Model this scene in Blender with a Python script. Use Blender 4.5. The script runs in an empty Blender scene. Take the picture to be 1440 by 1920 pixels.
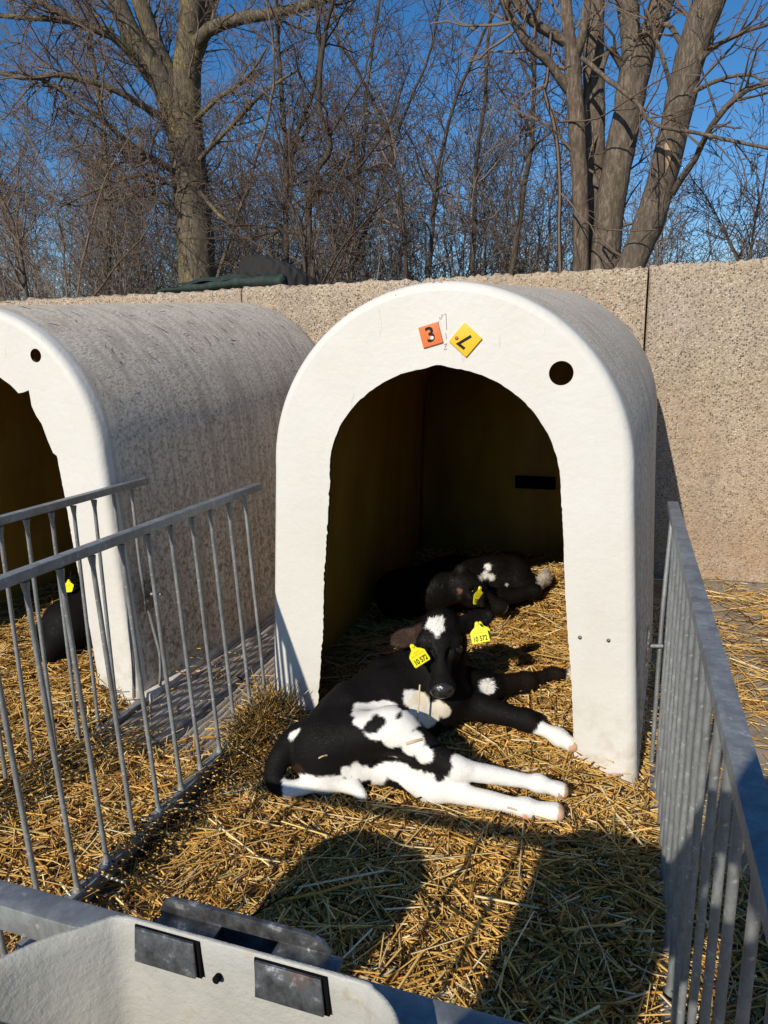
import bpy, bmesh, math, random
import numpy as np
from mathutils import Vector, Matrix, Quaternion

rng = np.random.default_rng(7)
random.seed(7)
S = bpy.context.scene
COL = S.collection

# ------------------------------------------------------------------ camera, sky, sun, exposure
cam_d = bpy.data.cameras.new('camera')
cam_d.sensor_fit = 'VERTICAL'; cam_d.sensor_height = 24.0; cam_d.lens = 16.75
cam_d.clip_start = 0.02; cam_d.clip_end = 2000
cam = bpy.data.objects.new('camera', cam_d); COL.objects.link(cam)
_r, _u, _b = Vector((0.947845, 0.318216, -0.018123)), Vector((-0.052563, 0.212140, 0.975825)), Vector((0.314368, -0.923978, 0.217803))
_m = Matrix((_r, _u, _b)).transposed().to_4x4(); _m.translation = (.52, -2.04, 1.30)
cam.matrix_world = _m
S.camera = cam

SUN_AZ, SUN_EL = math.radians(11.5), math.radians(31.0)     # light comes from behind, a little from the left
world = bpy.data.worlds.new('World'); S.world = world; world.use_nodes = True
wn = world.node_tree; bg = wn.nodes['Background']
sky = wn.nodes.new('ShaderNodeTexSky'); sky.sky_type = 'NISHITA'; sky.sun_disc = False
sky.sun_elevation = SUN_EL; sky.sun_rotation = math.pi + SUN_AZ
sky.altitude = 0; sky.air_density = 1.0; sky.dust_density = 0.0; sky.ozone_density = 4.0
hs = wn.nodes.new('ShaderNodeHueSaturation'); hs.inputs['Saturation'].default_value = 1.27; hs.inputs['Hue'].default_value = .503
wn.links.new(sky.outputs[0], hs.inputs['Color']); wn.links.new(hs.outputs[0], bg.inputs[0]); bg.inputs[1].default_value = 0.106
sl = bpy.data.lights.new('sun', 'SUN'); sl.energy = 4.7; sl.angle = math.radians(.5); sl.color = (1, .925, .80)
sun = bpy.data.objects.new('sun', sl); COL.objects.link(sun)
sun.rotation_euler = Vector((-math.sin(SUN_AZ)*math.cos(SUN_EL), -math.cos(SUN_AZ)*math.cos(SUN_EL), math.sin(SUN_EL))).to_track_quat('Z', 'Y').to_euler()
sun.location = (-3, -9, 8)
S.view_settings.view_transform = 'Standard'; S.view_settings.look = 'None'
S.view_settings.exposure = 0.0; S.view_settings.gamma = 1

# ------------------------------------------------------------------ node helpers
class NT:
    def __init__(s, m):
        s.t = m.node_tree; s.n = s.t.nodes; s.l = s.t.links; s.b = s.n['Principled BSDF']
        s.co = s.n.new('ShaderNodeTexCoord').outputs['Object']
    def map(s, scale, loc=(0, 0, 0), rot=(0, 0, 0)):
        m = s.n.new('ShaderNodeMapping'); s.l.new(s.co, m.inputs[0])
        m.inputs['Location'].default_value = loc; m.inputs['Rotation'].default_value = rot
        m.inputs['Scale'].default_value = scale if isinstance(scale, tuple) else (scale,)*3
        return m.outputs[0]
    def noise(s, v, scale=5, detail=4, rough=.55, dist=0):
        n = s.n.new('ShaderNodeTexNoise'); s.l.new(v, n.inputs['Vector'])
        n.inputs['Scale'].default_value = scale; n.inputs['Detail'].default_value = detail
        n.inputs['Roughness'].default_value = rough; n.inputs['Distortion'].default_value = dist
        return n.outputs[0]
    def voro(s, v, scale=5, out='Distance', feat='F1', rand=1):
        n = s.n.new('ShaderNodeTexVoronoi'); s.l.new(v, n.inputs['Vector']); n.feature = feat
        n.inputs['Scale'].default_value = scale; n.inputs['Randomness'].default_value = rand
        return n.outputs[out]
    def ramp(s, f, stops, interp='LINEAR'):
        r = s.n.new('ShaderNodeValToRGB'); s.l.new(f, r.inputs[0]); e = r.color_ramp.elements; r.color_ramp.interpolation = interp
        while len(e) < len(stops): e.new(.5)
        for q, (p, c) in zip(e, stops):
            q.position = p; q.color = (c, c, c, 1) if not isinstance(c, tuple) else (*c, 1)
        return r.outputs[0]
    def mix(s, f, a, b, mode='MIX'):
        m = s.n.new('ShaderNodeMix'); m.data_type = 'RGBA'; m.blend_type = mode
        for inp, v in ((m.inputs[0], f), (m.inputs[6], a), (m.inputs[7], b)):
            if hasattr(v, 'node'): s.l.new(v, inp)
            elif isinstance(v, tuple): inp.default_value = (*v, 1)
            else: inp.default_value = v
        return m.outputs[2]
    def math(s, op, a, b=0., c=None):
        m = s.n.new('ShaderNodeMath'); m.operation = op
        for i, v in enumerate((a, b) if c is None else (a, b, c)):
            if hasattr(v, 'node'): s.l.new(v, m.inputs[i])
            else: m.inputs[i].default_value = v
        return m.outputs[0]
    def sep(s, v):
        n = s.n.new('ShaderNodeSeparateXYZ'); s.l.new(v, n.inputs[0]); return n.outputs
    def attr(s, name):
        n = s.n.new('ShaderNodeAttribute'); n.attribute_name = name; return n.outputs['Color']
    def bump(s, h, strength=.3, dist=.01):
        b = s.n.new('ShaderNodeBump'); s.l.new(h, b.inputs['Height'])
        b.inputs['Strength'].default_value = strength; b.inputs['Distance'].default_value = dist
        s.l.new(b.outputs[0], s.b.inputs['Normal'])
    def color(s, c):
        if hasattr(c, 'node'): s.l.new(c, s.b.inputs['Base Color'])
        else: s.b.inputs['Base Color'].default_value = (*c, 1)
    def rough(s, r):
        if hasattr(r, 'node'): s.l.new(r, s.b.inputs['Roughness'])
        else: s.b.inputs['Roughness'].default_value = r

def mat(name, color=(.5, .5, .5), rough=.6, metal=0, spec=.4):
    m = bpy.data.materials.new(name); m.use_nodes = True; t = NT(m)
    t.color(color); t.rough(rough); t.b.inputs['Metallic'].default_value = metal
    t.b.inputs['Specular IOR Level'].default_value = spec
    return m, t
MT = {}

m, t = mat('hutch_white', rough=.55, spec=.25); MT['white'] = m
n1 = t.noise(t.map(3.0), 1, 5, .6); fine = t.noise(t.map(1), 45, 4, .6)
base = t.ramp(n1, [(.3, (.625, .60, .545)), (.7, (.67, .65, .60))])
speck = t.ramp(t.noise(t.map(1), 34, 2, .5), [(.0, 0.), (.745, 0.), (.775, .7), (1, .8)])
z = t.sep(t.co)[2]
low = t.math('MULTIPLY', t.ramp(z, [(.0, 1.), (.35, .0)]), t.ramp(t.noise(t.map(1), 14, 4, .65), [(.45, 0.), (.68, .75)]))
c = t.mix(speck, base, (.22, .17, .11)); c = t.mix(low, c, (.42, .33, .22))
c = t.mix(t.ramp(t.noise(t.map((7, 7, 1.2)), 1, 5, .65), [(.55, 0.), (.78, .14)]), c, (.50, .44, .35))
c = t.mix(t.ramp(t.noise(t.map((2, 2, 2), loc=(3, 1, 7)), 1, 6, .7), [(.58, 0.), (.82, .2)]), c, (.56, .52, .45))
scr = t.ramp(t.noise(t.map((30, 30, 5), rot=(0, .7, 0)), 1, 2, .5), [(.70, 0.), (.72, .35), (.74, 0.)]); c = t.mix(scr, c, (.40, .36, .30)); t.color(c)
t.bump(t.mix(.5, fine, t.noise(t.map(1), 12, 3, .5)), .6, .006)

m, t = mat('hutch_weathered', rough=.8, spec=.2); MT['side'] = m
st = t.noise(t.map((150, 150, 40)), 1, 5, .7, .6)
fib = [t.noise(t.map((260, 55, 55), rot=r), 1, 3, .6, .5) for r in ((.3, .5, .2), (1.2, .2, .9), (2.1, 1.1, .4))]
big = t.noise(t.map(2.2), 1, 4, .6); co = t.sep(t.co); z = co[2]
c = t.ramp(st, [(.28, (.54, .45, .345)), (.5, (.75, .66, .535)), (.72, (.83, .765, .655))])
c = t.mix(t.ramp(fib[0], [(.50, 0.), (.64, .8)]), c, (.28, .215, .145))
c = t.mix(t.ramp(fib[1], [(.55, 0.), (.68, .7)]), c, (.78, .72, .62))
c = t.mix(t.ramp(fib[2], [(.53, 0.), (.67, .75)]), c, (.32, .25, .17))
c = t.mix(t.ramp(big, [(.35, .0), (.75, .4)]), c, (.66, .55, .42))
c = t.mix(t.ramp(t.math('ADD', co[1], t.math('MULTIPLY', t.noise(t.map(1), 12, 3), .06)), [(.075, .8), (.13, 0.)]), c, (.64, .60, .53))
fl = t.ramp(t.noise(t.map((60, 22, 22), rot=(0, .3, .5)), 1, 3, .55), [(.66, 0.), (.74, .6)])
c = t.mix(fl, c, (.20, .155, .11))
rs = t.noise(t.map((9, 26, 1.4)), 1, 4, .6); c = t.mix(t.ramp(rs, [(.40, .5), (.55, 0.)]), c, (.36, .30, .23))
mud = t.math('MULTIPLY', t.ramp(z, [(.0, 1.), (.45, .8), (.85, .0)]), t.ramp(t.noise(t.map((1, 1, .8)), 40, 6, .75), [(.50, 0.), (.60, .9)]))
c = t.mix(mud, c, (.19, .135, .085))
lowp = t.math('MULTIPLY', t.ramp(z, [(.0, .8), (.14, .0)]), t.ramp(big, [(.4, .2), (.6, .9)]))
c = t.mix(lowp, c, (.62, .59, .54)); t.color(c)
t.bump(st, .4, .004)

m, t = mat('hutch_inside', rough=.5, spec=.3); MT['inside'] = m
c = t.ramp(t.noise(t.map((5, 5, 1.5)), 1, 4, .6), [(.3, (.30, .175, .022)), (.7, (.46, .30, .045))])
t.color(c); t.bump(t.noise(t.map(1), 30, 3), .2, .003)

m, t = mat('galvanised_steel', rough=.5, metal=.55, spec=.4); MT['galv'] = m
dn = t.noise(t.map((26, 26, 9)), 1, 5, .7, .5); f2 = t.noise(t.map(1), 110, 3, .6)
c = t.ramp(dn, [(.32, (.21, .215, .215)), (.55, (.32, .335, .335)), (.75, (.42, .435, .435))])
c = t.mix(t.ramp(f2, [(.38, .5), (.55, 0.)]), c, (.22, .225, .225))
c = t.mix(t.ramp(t.noise(t.map(1), 75, 2, .5), [(.67, 0.), (.72, .6)]), c, (.55, .56, .55)); t.color(c)
t.rough(t.ramp(dn, [(.3, .48), (.7, .70)])); t.bump(f2, .2, .002)

m, t = mat('worn_steel', rough=.4, metal=.7, spec=.5); MT['worn'] = m
dn = t.noise(t.map(1), 60, 4, .7)
c = t.ramp(dn, [(.35, (.075, .075, .075)), (.58, (.20, .205, .21)), (.70, (.72, .73, .73))])
rust = t.ramp(t.noise(t.map(1), 22, 4, .6), [(.60, 0.), (.74, .6)])
c = t.mix(rust, c, (.20, .075, .03)); t.color(c); t.bump(dn, .2, .002)

m, t = mat('exposed_aggregate', rough=.85, spec=.25); MT['aggr'] = m
vv = t.map((1, 1, 1)); wb = t.noise(vv, 90, 2, .5)
vcol = t.voro(vv, 88, 'Color'); vdist = t.voro(vv, 88, 'Distance'); vd2 = t.voro(vv, 170, 'Color'); vs = t.sep(vcol)
stone = t.ramp(vs[0], [(.0, (.085, .07, .058)), (.16, (.19, .145, .11)), (.3, (.38, .30, .22)), (.5, (.49, .395, .295)), (.68, (.27, .23, .19)), (.8, (.62, .55, .45)), (1, (.74, .68, .59))], 'CONSTANT')
mort = t.ramp(t.sep(vd2)[1], [(.0, (.20, .155, .11)), (.35, (.38, .30, .22)), (1, (.50, .41, .31))])
c = t.mix(t.ramp(vdist, [(.40, 0.), (.52, 1.)]), stone, mort)
stain = t.noise(t.map((1.3, 1.3, .9)), 1, 5, .65)
c = t.mix(t.ramp(stain, [(.42, .0), (.72, .45)]), c, (.44, .31, .19))
c = t.mix(t.ramp(t.noise(t.map((2, 2, 1.2), loc=(5, 0, 0)), 1, 4, .7), [(.5, 0.), (.75, .4)]), c, (.38, .34, .30))
c = t.mix(t.ramp(t.noise(t.map((7, 7, .9)), 1, 4, .65), [(.46, 0.), (.70, .38)]), c, (.25, .205, .165))
gz = t.ramp(t.sep(t.co)[2], [(.0, .7), (.22, .45), (.5, .0)]); c = t.mix(t.math('MULTIPLY', gz, t.ramp(t.noise(t.map(1), 9, 5, .7), [(.35, .2), (.65, 1.)])), c, (.30, .19, .105)); c = t.mix(1., c, (.98, .965, .94), 'MULTIPLY'); t.color(c)
h = t.math('ADD', t.ramp(vdist, [(.2, 1.), (.5, 0.)]), t.math('MULTIPLY', wb, .6)); t.bump(h, .6, .005)

m, t = mat('yard_concrete', rough=.85, spec=.25); MT['conc'] = m
c = t.ramp(t.noise(t.map(1), 7, 6, .7), [(.3, (.17, .135, .095)), (.7, (.36, .30, .225))])
c = t.mix(t.ramp(t.noise(t.map(1), 150, 2, .6), [(.45, 0.), (.7, .5)]), c, (.50, .45, .38)); t.color(c)
t.bump(t.noise(t.map(1), 70, 5, .7), .5, .006)

m, t = mat('grooved_concrete', rough=.85, spec=.2); MT['groove'] = m
c = t.ramp(t.noise(t.map((14, 3, 3)), 1, 5, .7), [(.3, (.26, .225, .185)), (.7, (.52, .47, .41))])
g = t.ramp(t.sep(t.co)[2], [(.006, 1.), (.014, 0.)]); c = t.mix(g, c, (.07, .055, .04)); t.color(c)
t.bump(t.noise(t.map(1), 90, 4, .7), .5, .005)

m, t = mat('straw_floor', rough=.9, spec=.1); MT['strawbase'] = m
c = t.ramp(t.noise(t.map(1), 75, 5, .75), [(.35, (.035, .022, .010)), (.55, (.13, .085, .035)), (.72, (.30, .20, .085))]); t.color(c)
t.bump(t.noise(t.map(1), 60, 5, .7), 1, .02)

m, t = mat('straw', rough=.55, spec=.16); MT['straw'] = m
c = t.mix(t.ramp(t.noise(t.map(1), 160, 3, .6), [(.3, .0), (.7, .45)]), t.attr('tint'), (.62, .50, .28), 'MULTIPLY'); t.color(t.attr('tint')); 
t.b.inputs['Subsurface Weight'].default_value = 0

m, t = mat('coat', rough=.7, spec=.10); MT['coat'] = m
t.color(t.attr('tint')); t.bump(t.noise(t.map(1), 220, 3, .6), .3, .003)
m, t = mat('fur', rough=.52, spec=.16); MT['fur'] = m
t.color(t.attr('tint'))
m, t = mat('wet_nose', (.022, .020, .021), .24, 0, .6); MT['nose'] = m
t.bump(t.voro(t.map(1), 260), .4, .002)
m, t = mat('eye_black', (.008, .006, .005), .06, 0, .6); MT['eye'] = m
m, t = mat('hoof', rough=.5, spec=.4); MT['hoof'] = m
t.color(t.ramp(t.noise(t.map((30, 30, 30)), 1, 3), [(.3, (.50, .24, .13)), (.7, (.62, .42, .27))]))

m, t = mat('tag_yellow', (.84, .76, .02), .4, 0, .35); MT['tag'] = m
m, t = mat('print_black', (.012, .012, .012), .6, 0, .2); MT['print'] = m
m, t = mat('print_faint', (.33, .29, .03), .6, 0, .2); MT['faint'] = m
m, t = mat('plate_orange', (.74, .17, .045), .35, 0, .4); MT['orange'] = m
m, t = mat('plate_yellow', (.80, .48, .02), .35, 0, .4); MT['pyellow'] = m
m, t = mat('rivet_white', (.75, .75, .72), .35, 0, .4); MT['rivet'] = m
m, t = mat('rivet_red', (.42, .12, .05), .4, 0, .4); MT['rivetred'] = m
m, t = mat('pencil', (.30, .27, .28), .8, 0, .1); MT['pencil'] = m
m, t = mat('black_gap', (.006, .006, .006), .9, 0, .05); MT['black'] = m

m, t = mat('bucket_plastic', rough=.45, spec=.35); MT['bucket'] = m
n = t.noise(t.map(1), 14, 5, .65); c = t.ramp(n, [(.3, (.36, .355, .32)), (.65, (.44, .435, .395))])
c = t.mix(t.ramp(t.noise(t.map(1), 55, 3, .6), [(.62, 0.), (.74, .5)]), c, (.36, .27, .16)); t.color(c)
t.bump(t.noise(t.map(1), 110, 4, .65), .5, .003)

def bark(name, lo, hi, moss=0):
    m, t = mat(name, rough=.9, spec=.15)
    n = t.noise(t.map((11, 11, 3.2)), 1, 6, .72, .8); c = t.ramp(n, [(.32, lo), (.66, hi)])
    pl = t.noise(t.map((2, 2, .8)), 1, 4, .6)
    c = t.mix(t.ramp(pl, [(.45, 0.), (.7, .6)]), c, tuple(x*.6 for x in hi))
    if moss: c = t.mix(t.ramp(t.noise(t.map(2.5), 1, 5, .7), [(.48, 0.), (.62, moss)]), c, (.30, .25, .06))
    fine = t.noise(t.map((45, 45, 12)), 1, 5, .75); c = t.mix(t.ramp(fine, [(.46, .75), (.58, 0.)]), c, lo)
    t.color(c); t.bump(t.mix(.5, n, fine), 1., .03); return m
MT['bark'] = bark('bark_grey', (.075, .06, .045), (.26, .215, .16), .6)
MT['bark2'] = bark('bark_brown', (.085, .065, .05), (.29, .235, .18), .12)
MT['bark4'] = bark('bark_dark', (.05, .038, .03), (.16, .125, .098), .1)
MT['bark3'] = bark('bark_pale', (.08, .058, .043), (.30, .235, .175), 0)
MT['twig'] = mat('twig', (.175, .128, .095), .85, 0, .1)[0]
MT['twig2'] = mat('twig_grey', (.215, .175, .145), .85, 0, .1)[0]
MT['twig3'] = mat('twig_dark', (.10, .073, .056), .9, 0, .08)[0]
m, t = mat('torn_wood', rough=.8); MT['torn'] = m
t.color(t.ramp(t.noise(t.map((40, 40, 5)), 1, 4), [(.3, (.30, .18, .09)), (.7, (.62, .42, .24))]))
m, t = mat('bank_earth', rough=.95); MT['earth'] = m
t.color(t.ramp(t.noise(t.map(1), 3, 6, .7), [(.3, (.06, .045, .03)), (.7, (.17, .13, .085))]))
m, t = mat('tyre_rubber', (.022, .021, .020), .8, 0, .25); MT['rubber'] = m
m, t = mat('green_cloth', rough=.85, spec=.2); MT['cloth'] = m
t.color(t.ramp(t.noise(t.map((30, 8, 8)), 1, 4), [(.3, (.022, .034, .029)), (.7, (.042, .062, .053))])); t.bump(t.noise(t.map(1), 25, 4), .5, .01)

# ------------------------------------------------------------------ object helpers
def link(o, parent=None):
    COL.objects.link(o)
    if parent is not None: o.parent = parent
    return o
def mesh_obj(name, V, F, mats, parent=None, smooth=True, midx=None, tint=None):
    me = bpy.data.meshes.new(name)
    V = np.asarray(V, dtype=np.float32)
    if isinstance(F, np.ndarray):
        k = F.shape[1]; nf = len(F)
        me.vertices.add(len(V)); me.vertices.foreach_set('co', V.ravel())
        me.loops.add(nf*k); me.loops.foreach_set('vertex_index', F.astype(np.int32).ravel())
        me.polygons.add(nf); me.polygons.foreach_set('loop_start', np.arange(0, nf*k, k, dtype=np.int32))
        me.update(calc_edges=True)
    else:
        me.from_pydata([tuple(map(float, v)) for v in V], [], F)
    for q in (mats if isinstance(mats, (list, tuple)) else [mats]): me.materials.append(q)
    me.polygons.foreach_set('use_smooth', np.full(len(me.polygons), smooth))
    if midx is not None: me.polygons.foreach_set('material_index', np.asarray(midx, dtype=np.int32))
    if tint is not None:
        a = me.color_attributes.new('tint', 'FLOAT_COLOR', 'POINT')
        a.data.foreach_set('color', np.hstack([tint, np.ones((len(tint), 1))]).astype(np.float32).ravel())
    me.validate(); me.update()
    return link(bpy.data.objects.new(name, me), parent)
def thing(name, label, cat, loc=(0, 0, 0), group=None):
    o = bpy.data.objects.new(name, None); o.empty_display_size = .1; link(o); o.location = loc
    return tag(o, label, cat, group)
def tag(o, label=None, cat=None, group=None, kind=None):
    if label: o['label'] = label
    if cat: o['category'] = cat
    if group: o['group'] = group
    if kind: o['kind'] = kind
    return o
def bevel_mesh(name, bm, m, parent=None, bev=0, seg=2, smooth=True):
    if bev: bmesh.ops.bevel(bm, geom=bm.edges[:], offset=bev, segments=seg, affect='EDGES', profile=.6)
    bmesh.ops.recalc_face_normals(bm, faces=bm.faces[:])
    me = bpy.data.meshes.new(name); bm.to_mesh(me); bm.free()
    for q in (m if isinstance(m, (list, tuple)) else [m]): me.materials.append(q)
    if smooth:
        for p in me.polygons: p.use_smooth = True
        me.set_sharp_from_angle(angle=math.radians(40))
    return link(bpy.data.objects.new(name, me), parent)
def box_bm(lo, hi, bm=None):
    bm = bm or bmesh.new()
    r = bmesh.ops.create_cube(bm, size=1)
    for v in r['verts']: v.co = Vector([lo[i]+(v.co[i]+.5)*(hi[i]-lo[i]) for i in range(3)])
    return bm
def frame(o, x, z):          # matrix with local x along x and local z along z
    x = Vector(x).normalized(); z = Vector(z); z = (z-x*z.dot(x)).normalized(); y = z.cross(x)
    m = Matrix((x, y, z)).transposed().to_4x4(); m.translation = Vector(o); return m
def tube_arrays(pts, rad, sides):
    P = np.asarray(pts, float); n = len(P); T = np.gradient(P, axis=0); T /= np.linalg.norm(T, axis=1)[:, None]+1e-9
    a = np.array([0, 0, 1.]) if abs(T[0, 2]) < .9 else np.array([1., 0, 0])
    U = np.cross(T, a); U /= np.linalg.norm(U, axis=1)[:, None]+1e-9; W_ = np.cross(T, U)
    an = np.arange(sides)*2*np.pi/sides
    V = P[:, None]+np.asarray(rad)[:, None, None]*(np.cos(an)[None, :, None]*U[:, None]+np.sin(an)[None, :, None]*W_[:, None])
    i = np.arange(n-1)[:, None]*sides; j = np.arange(sides)[None]; k = (j+1) % sides
    F = np.stack([i+j, i+k, i+sides+k, i+sides+j], -1).reshape(-1, 4)
    return V.reshape(-1, 3), F
class Acc:
    def __init__(s): s.V = []; s.F = []; s.n = 0
    def add(s, V, F): s.V.append(V); s.F.append(F+s.n); s.n += len(V)
    def tube(s, pts, rad, sides): s.add(*tube_arrays(pts, rad, sides))
    def obj(s, name, m, parent=None, **k): return mesh_obj(name, np.concatenate(s.V), np.concatenate(s.F), m, parent, **k)
def smooth_path(pts, n):
    P = np.asarray(pts, float); P = np.vstack([2*P[0]-P[1], P, 2*P[-1]-P[-2]]); out = []
    m = len(P)-3
    for q in np.linspace(0, m-1e-6, n):
        i = int(q); f = q-i; a, b, c, d = P[i:i+4]
        out.append(.5*((2*b)+(c-a)*f+(2*a-5*b+4*c-d)*f*f+(3*b-a-3*c+d)*f**3))
    return np.array(out)
def text_obj(name, s, size, m, parent, M4, bold=0.0, depth=.0004):
    cu = bpy.data.curves.new(name, 'FONT'); cu.body = s; cu.size = size; cu.align_x = 'CENTER'; cu.align_y = 'CENTER'
    cu.extrude = depth; cu.offset = bold
    o = bpy.data.objects.new(name, cu); COL.objects.link(o)
    bpy.context.view_layer.update(); me = bpy.data.meshes.new_from_object(o.evaluated_get(bpy.context.evaluated_depsgraph_get()))
    bpy.data.objects.remove(o); me.materials.clear(); me.materials.append(m); me.transform(M4)
    return link(bpy.data.objects.new(name, me), parent)
_nd = rng.normal(size=(14, 3)); _nd /= np.linalg.norm(_nd, axis=1)[:, None]; _np = rng.uniform(0, 6.28, 14); _nf = np.geomspace(1, 6, 14)
def wob(P, f):               # cheap smooth noise in -1..1
    P = np.asarray(P); return sum(np.sin((P@_nd[i])*f*_nf[i]+_np[i])/(_nf[i]**.6) for i in range(14))/4.2

# ------------------------------------------------------------------ ground
GX0, GX1 = -600, 600
ground = mesh_obj('ground', [(GX0, -600, -.004), (GX1, -600, -.004), (GX1, 2.3, -.004), (GX0, 2.3, -.004)], [[0, 1, 2, 3]], MT['conc'], smooth=False); tag(ground, kind='structure')
xs = np.concatenate([[-600, -60], np.linspace(-24, 12, 73), [60, 600]]); ys = np.concatenate([np.linspace(2.44, 24, 44), [60, 900]])
X, Y = np.meshgrid(xs, ys, indexing='ij'); Z = 1.38+.12*np.clip(Y-2.44, 0, 5)/5+.06*wob(np.stack([X, Y, 0*X], -1), 1.1)*(np.abs(X) < 40)
V = np.stack([X, Y, Z], -1).reshape(-1, 3); a = np.arange((len(xs)-1)*len(ys)).reshape(len(xs)-1, len(ys))[:, :-1].ravel()
bank = mesh_obj('earth_bank', V, np.stack([a, a+len(ys), a+len(ys)+1, a+1], 1), MT['earth']); tag(bank, kind='structure')

# ------------------------------------------------------------------ concrete wall panels
def wall_panel(x0, x1, top, label, notch=None):
    nx, nz = int((x1-x0)/.02), 90
    u = np.linspace(x0, x1, nx); edge = top+.006*wob(np.stack([u, 0*u, 0*u], -1), 40)+.006*rng.normal(size=nx)
    if notch is not None: edge += notch(u)
    Vs, Fs = [], []
    zz = np.linspace(0, 1, nz)
    Vf = np.stack([np.repeat(u, nz), 2.26+0*np.repeat(u, nz), np.outer(edge, zz).ravel()], -1)
    Vf[:, 1] += .004*wob(Vf, 22)
    rimx = np.minimum(Vf[:, 0]-x0, x1-Vf[:, 0]); Vf[:, 1] += .012*np.exp(-rimx/.008); Vf[:, 1] += .012*np.exp(-(np.repeat(edge, nz)-Vf[:, 2])/.008)
    Vb = Vf.copy(); Vb[:, 1] = 2.46; Vb[:, 0] += .012*(2*(Vb[:, 0]-x0)/(x1-x0)-1)
    i = (np.arange(nx-1)[:, None]*nz+np.arange(nz-1)[None]).ravel(); N = nx*nz
    F = [np.stack([i, i+nz, i+nz+1, i+1], 1), N+np.stack([i, i+1, i+nz+1, i+nz], 1)]
    j = np.arange(nx-1)*nz+nz-1; F.append(np.stack([j, j+nz, N+j+nz, N+j], 1))
    for s in (0, (nx-1)*nz):
        k = s+np.arange(nz-1); F.append(np.stack([k, k+1, N+k+1, N+k], 1))
    o = mesh_obj('concrete_wall_panel', np.vstack([Vf, Vb]), np.concatenate(F), MT['aggr'])
    return tag(o, label, 'wall panel', 'concrete panels of the back wall')
wall_panel(-4.6, -1.906, 1.722, 'pebbly concrete wall panel behind the weathered hutch, under the green sandbag')
wall_panel(-1.898, .588, 1.727, 'pebbly concrete wall panel behind the hutch with the two number plates')
wall_panel(.602, 3.2, 1.737, 'wide sunlit pebbly concrete wall panel beyond the fence right of the hutch')

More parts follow.
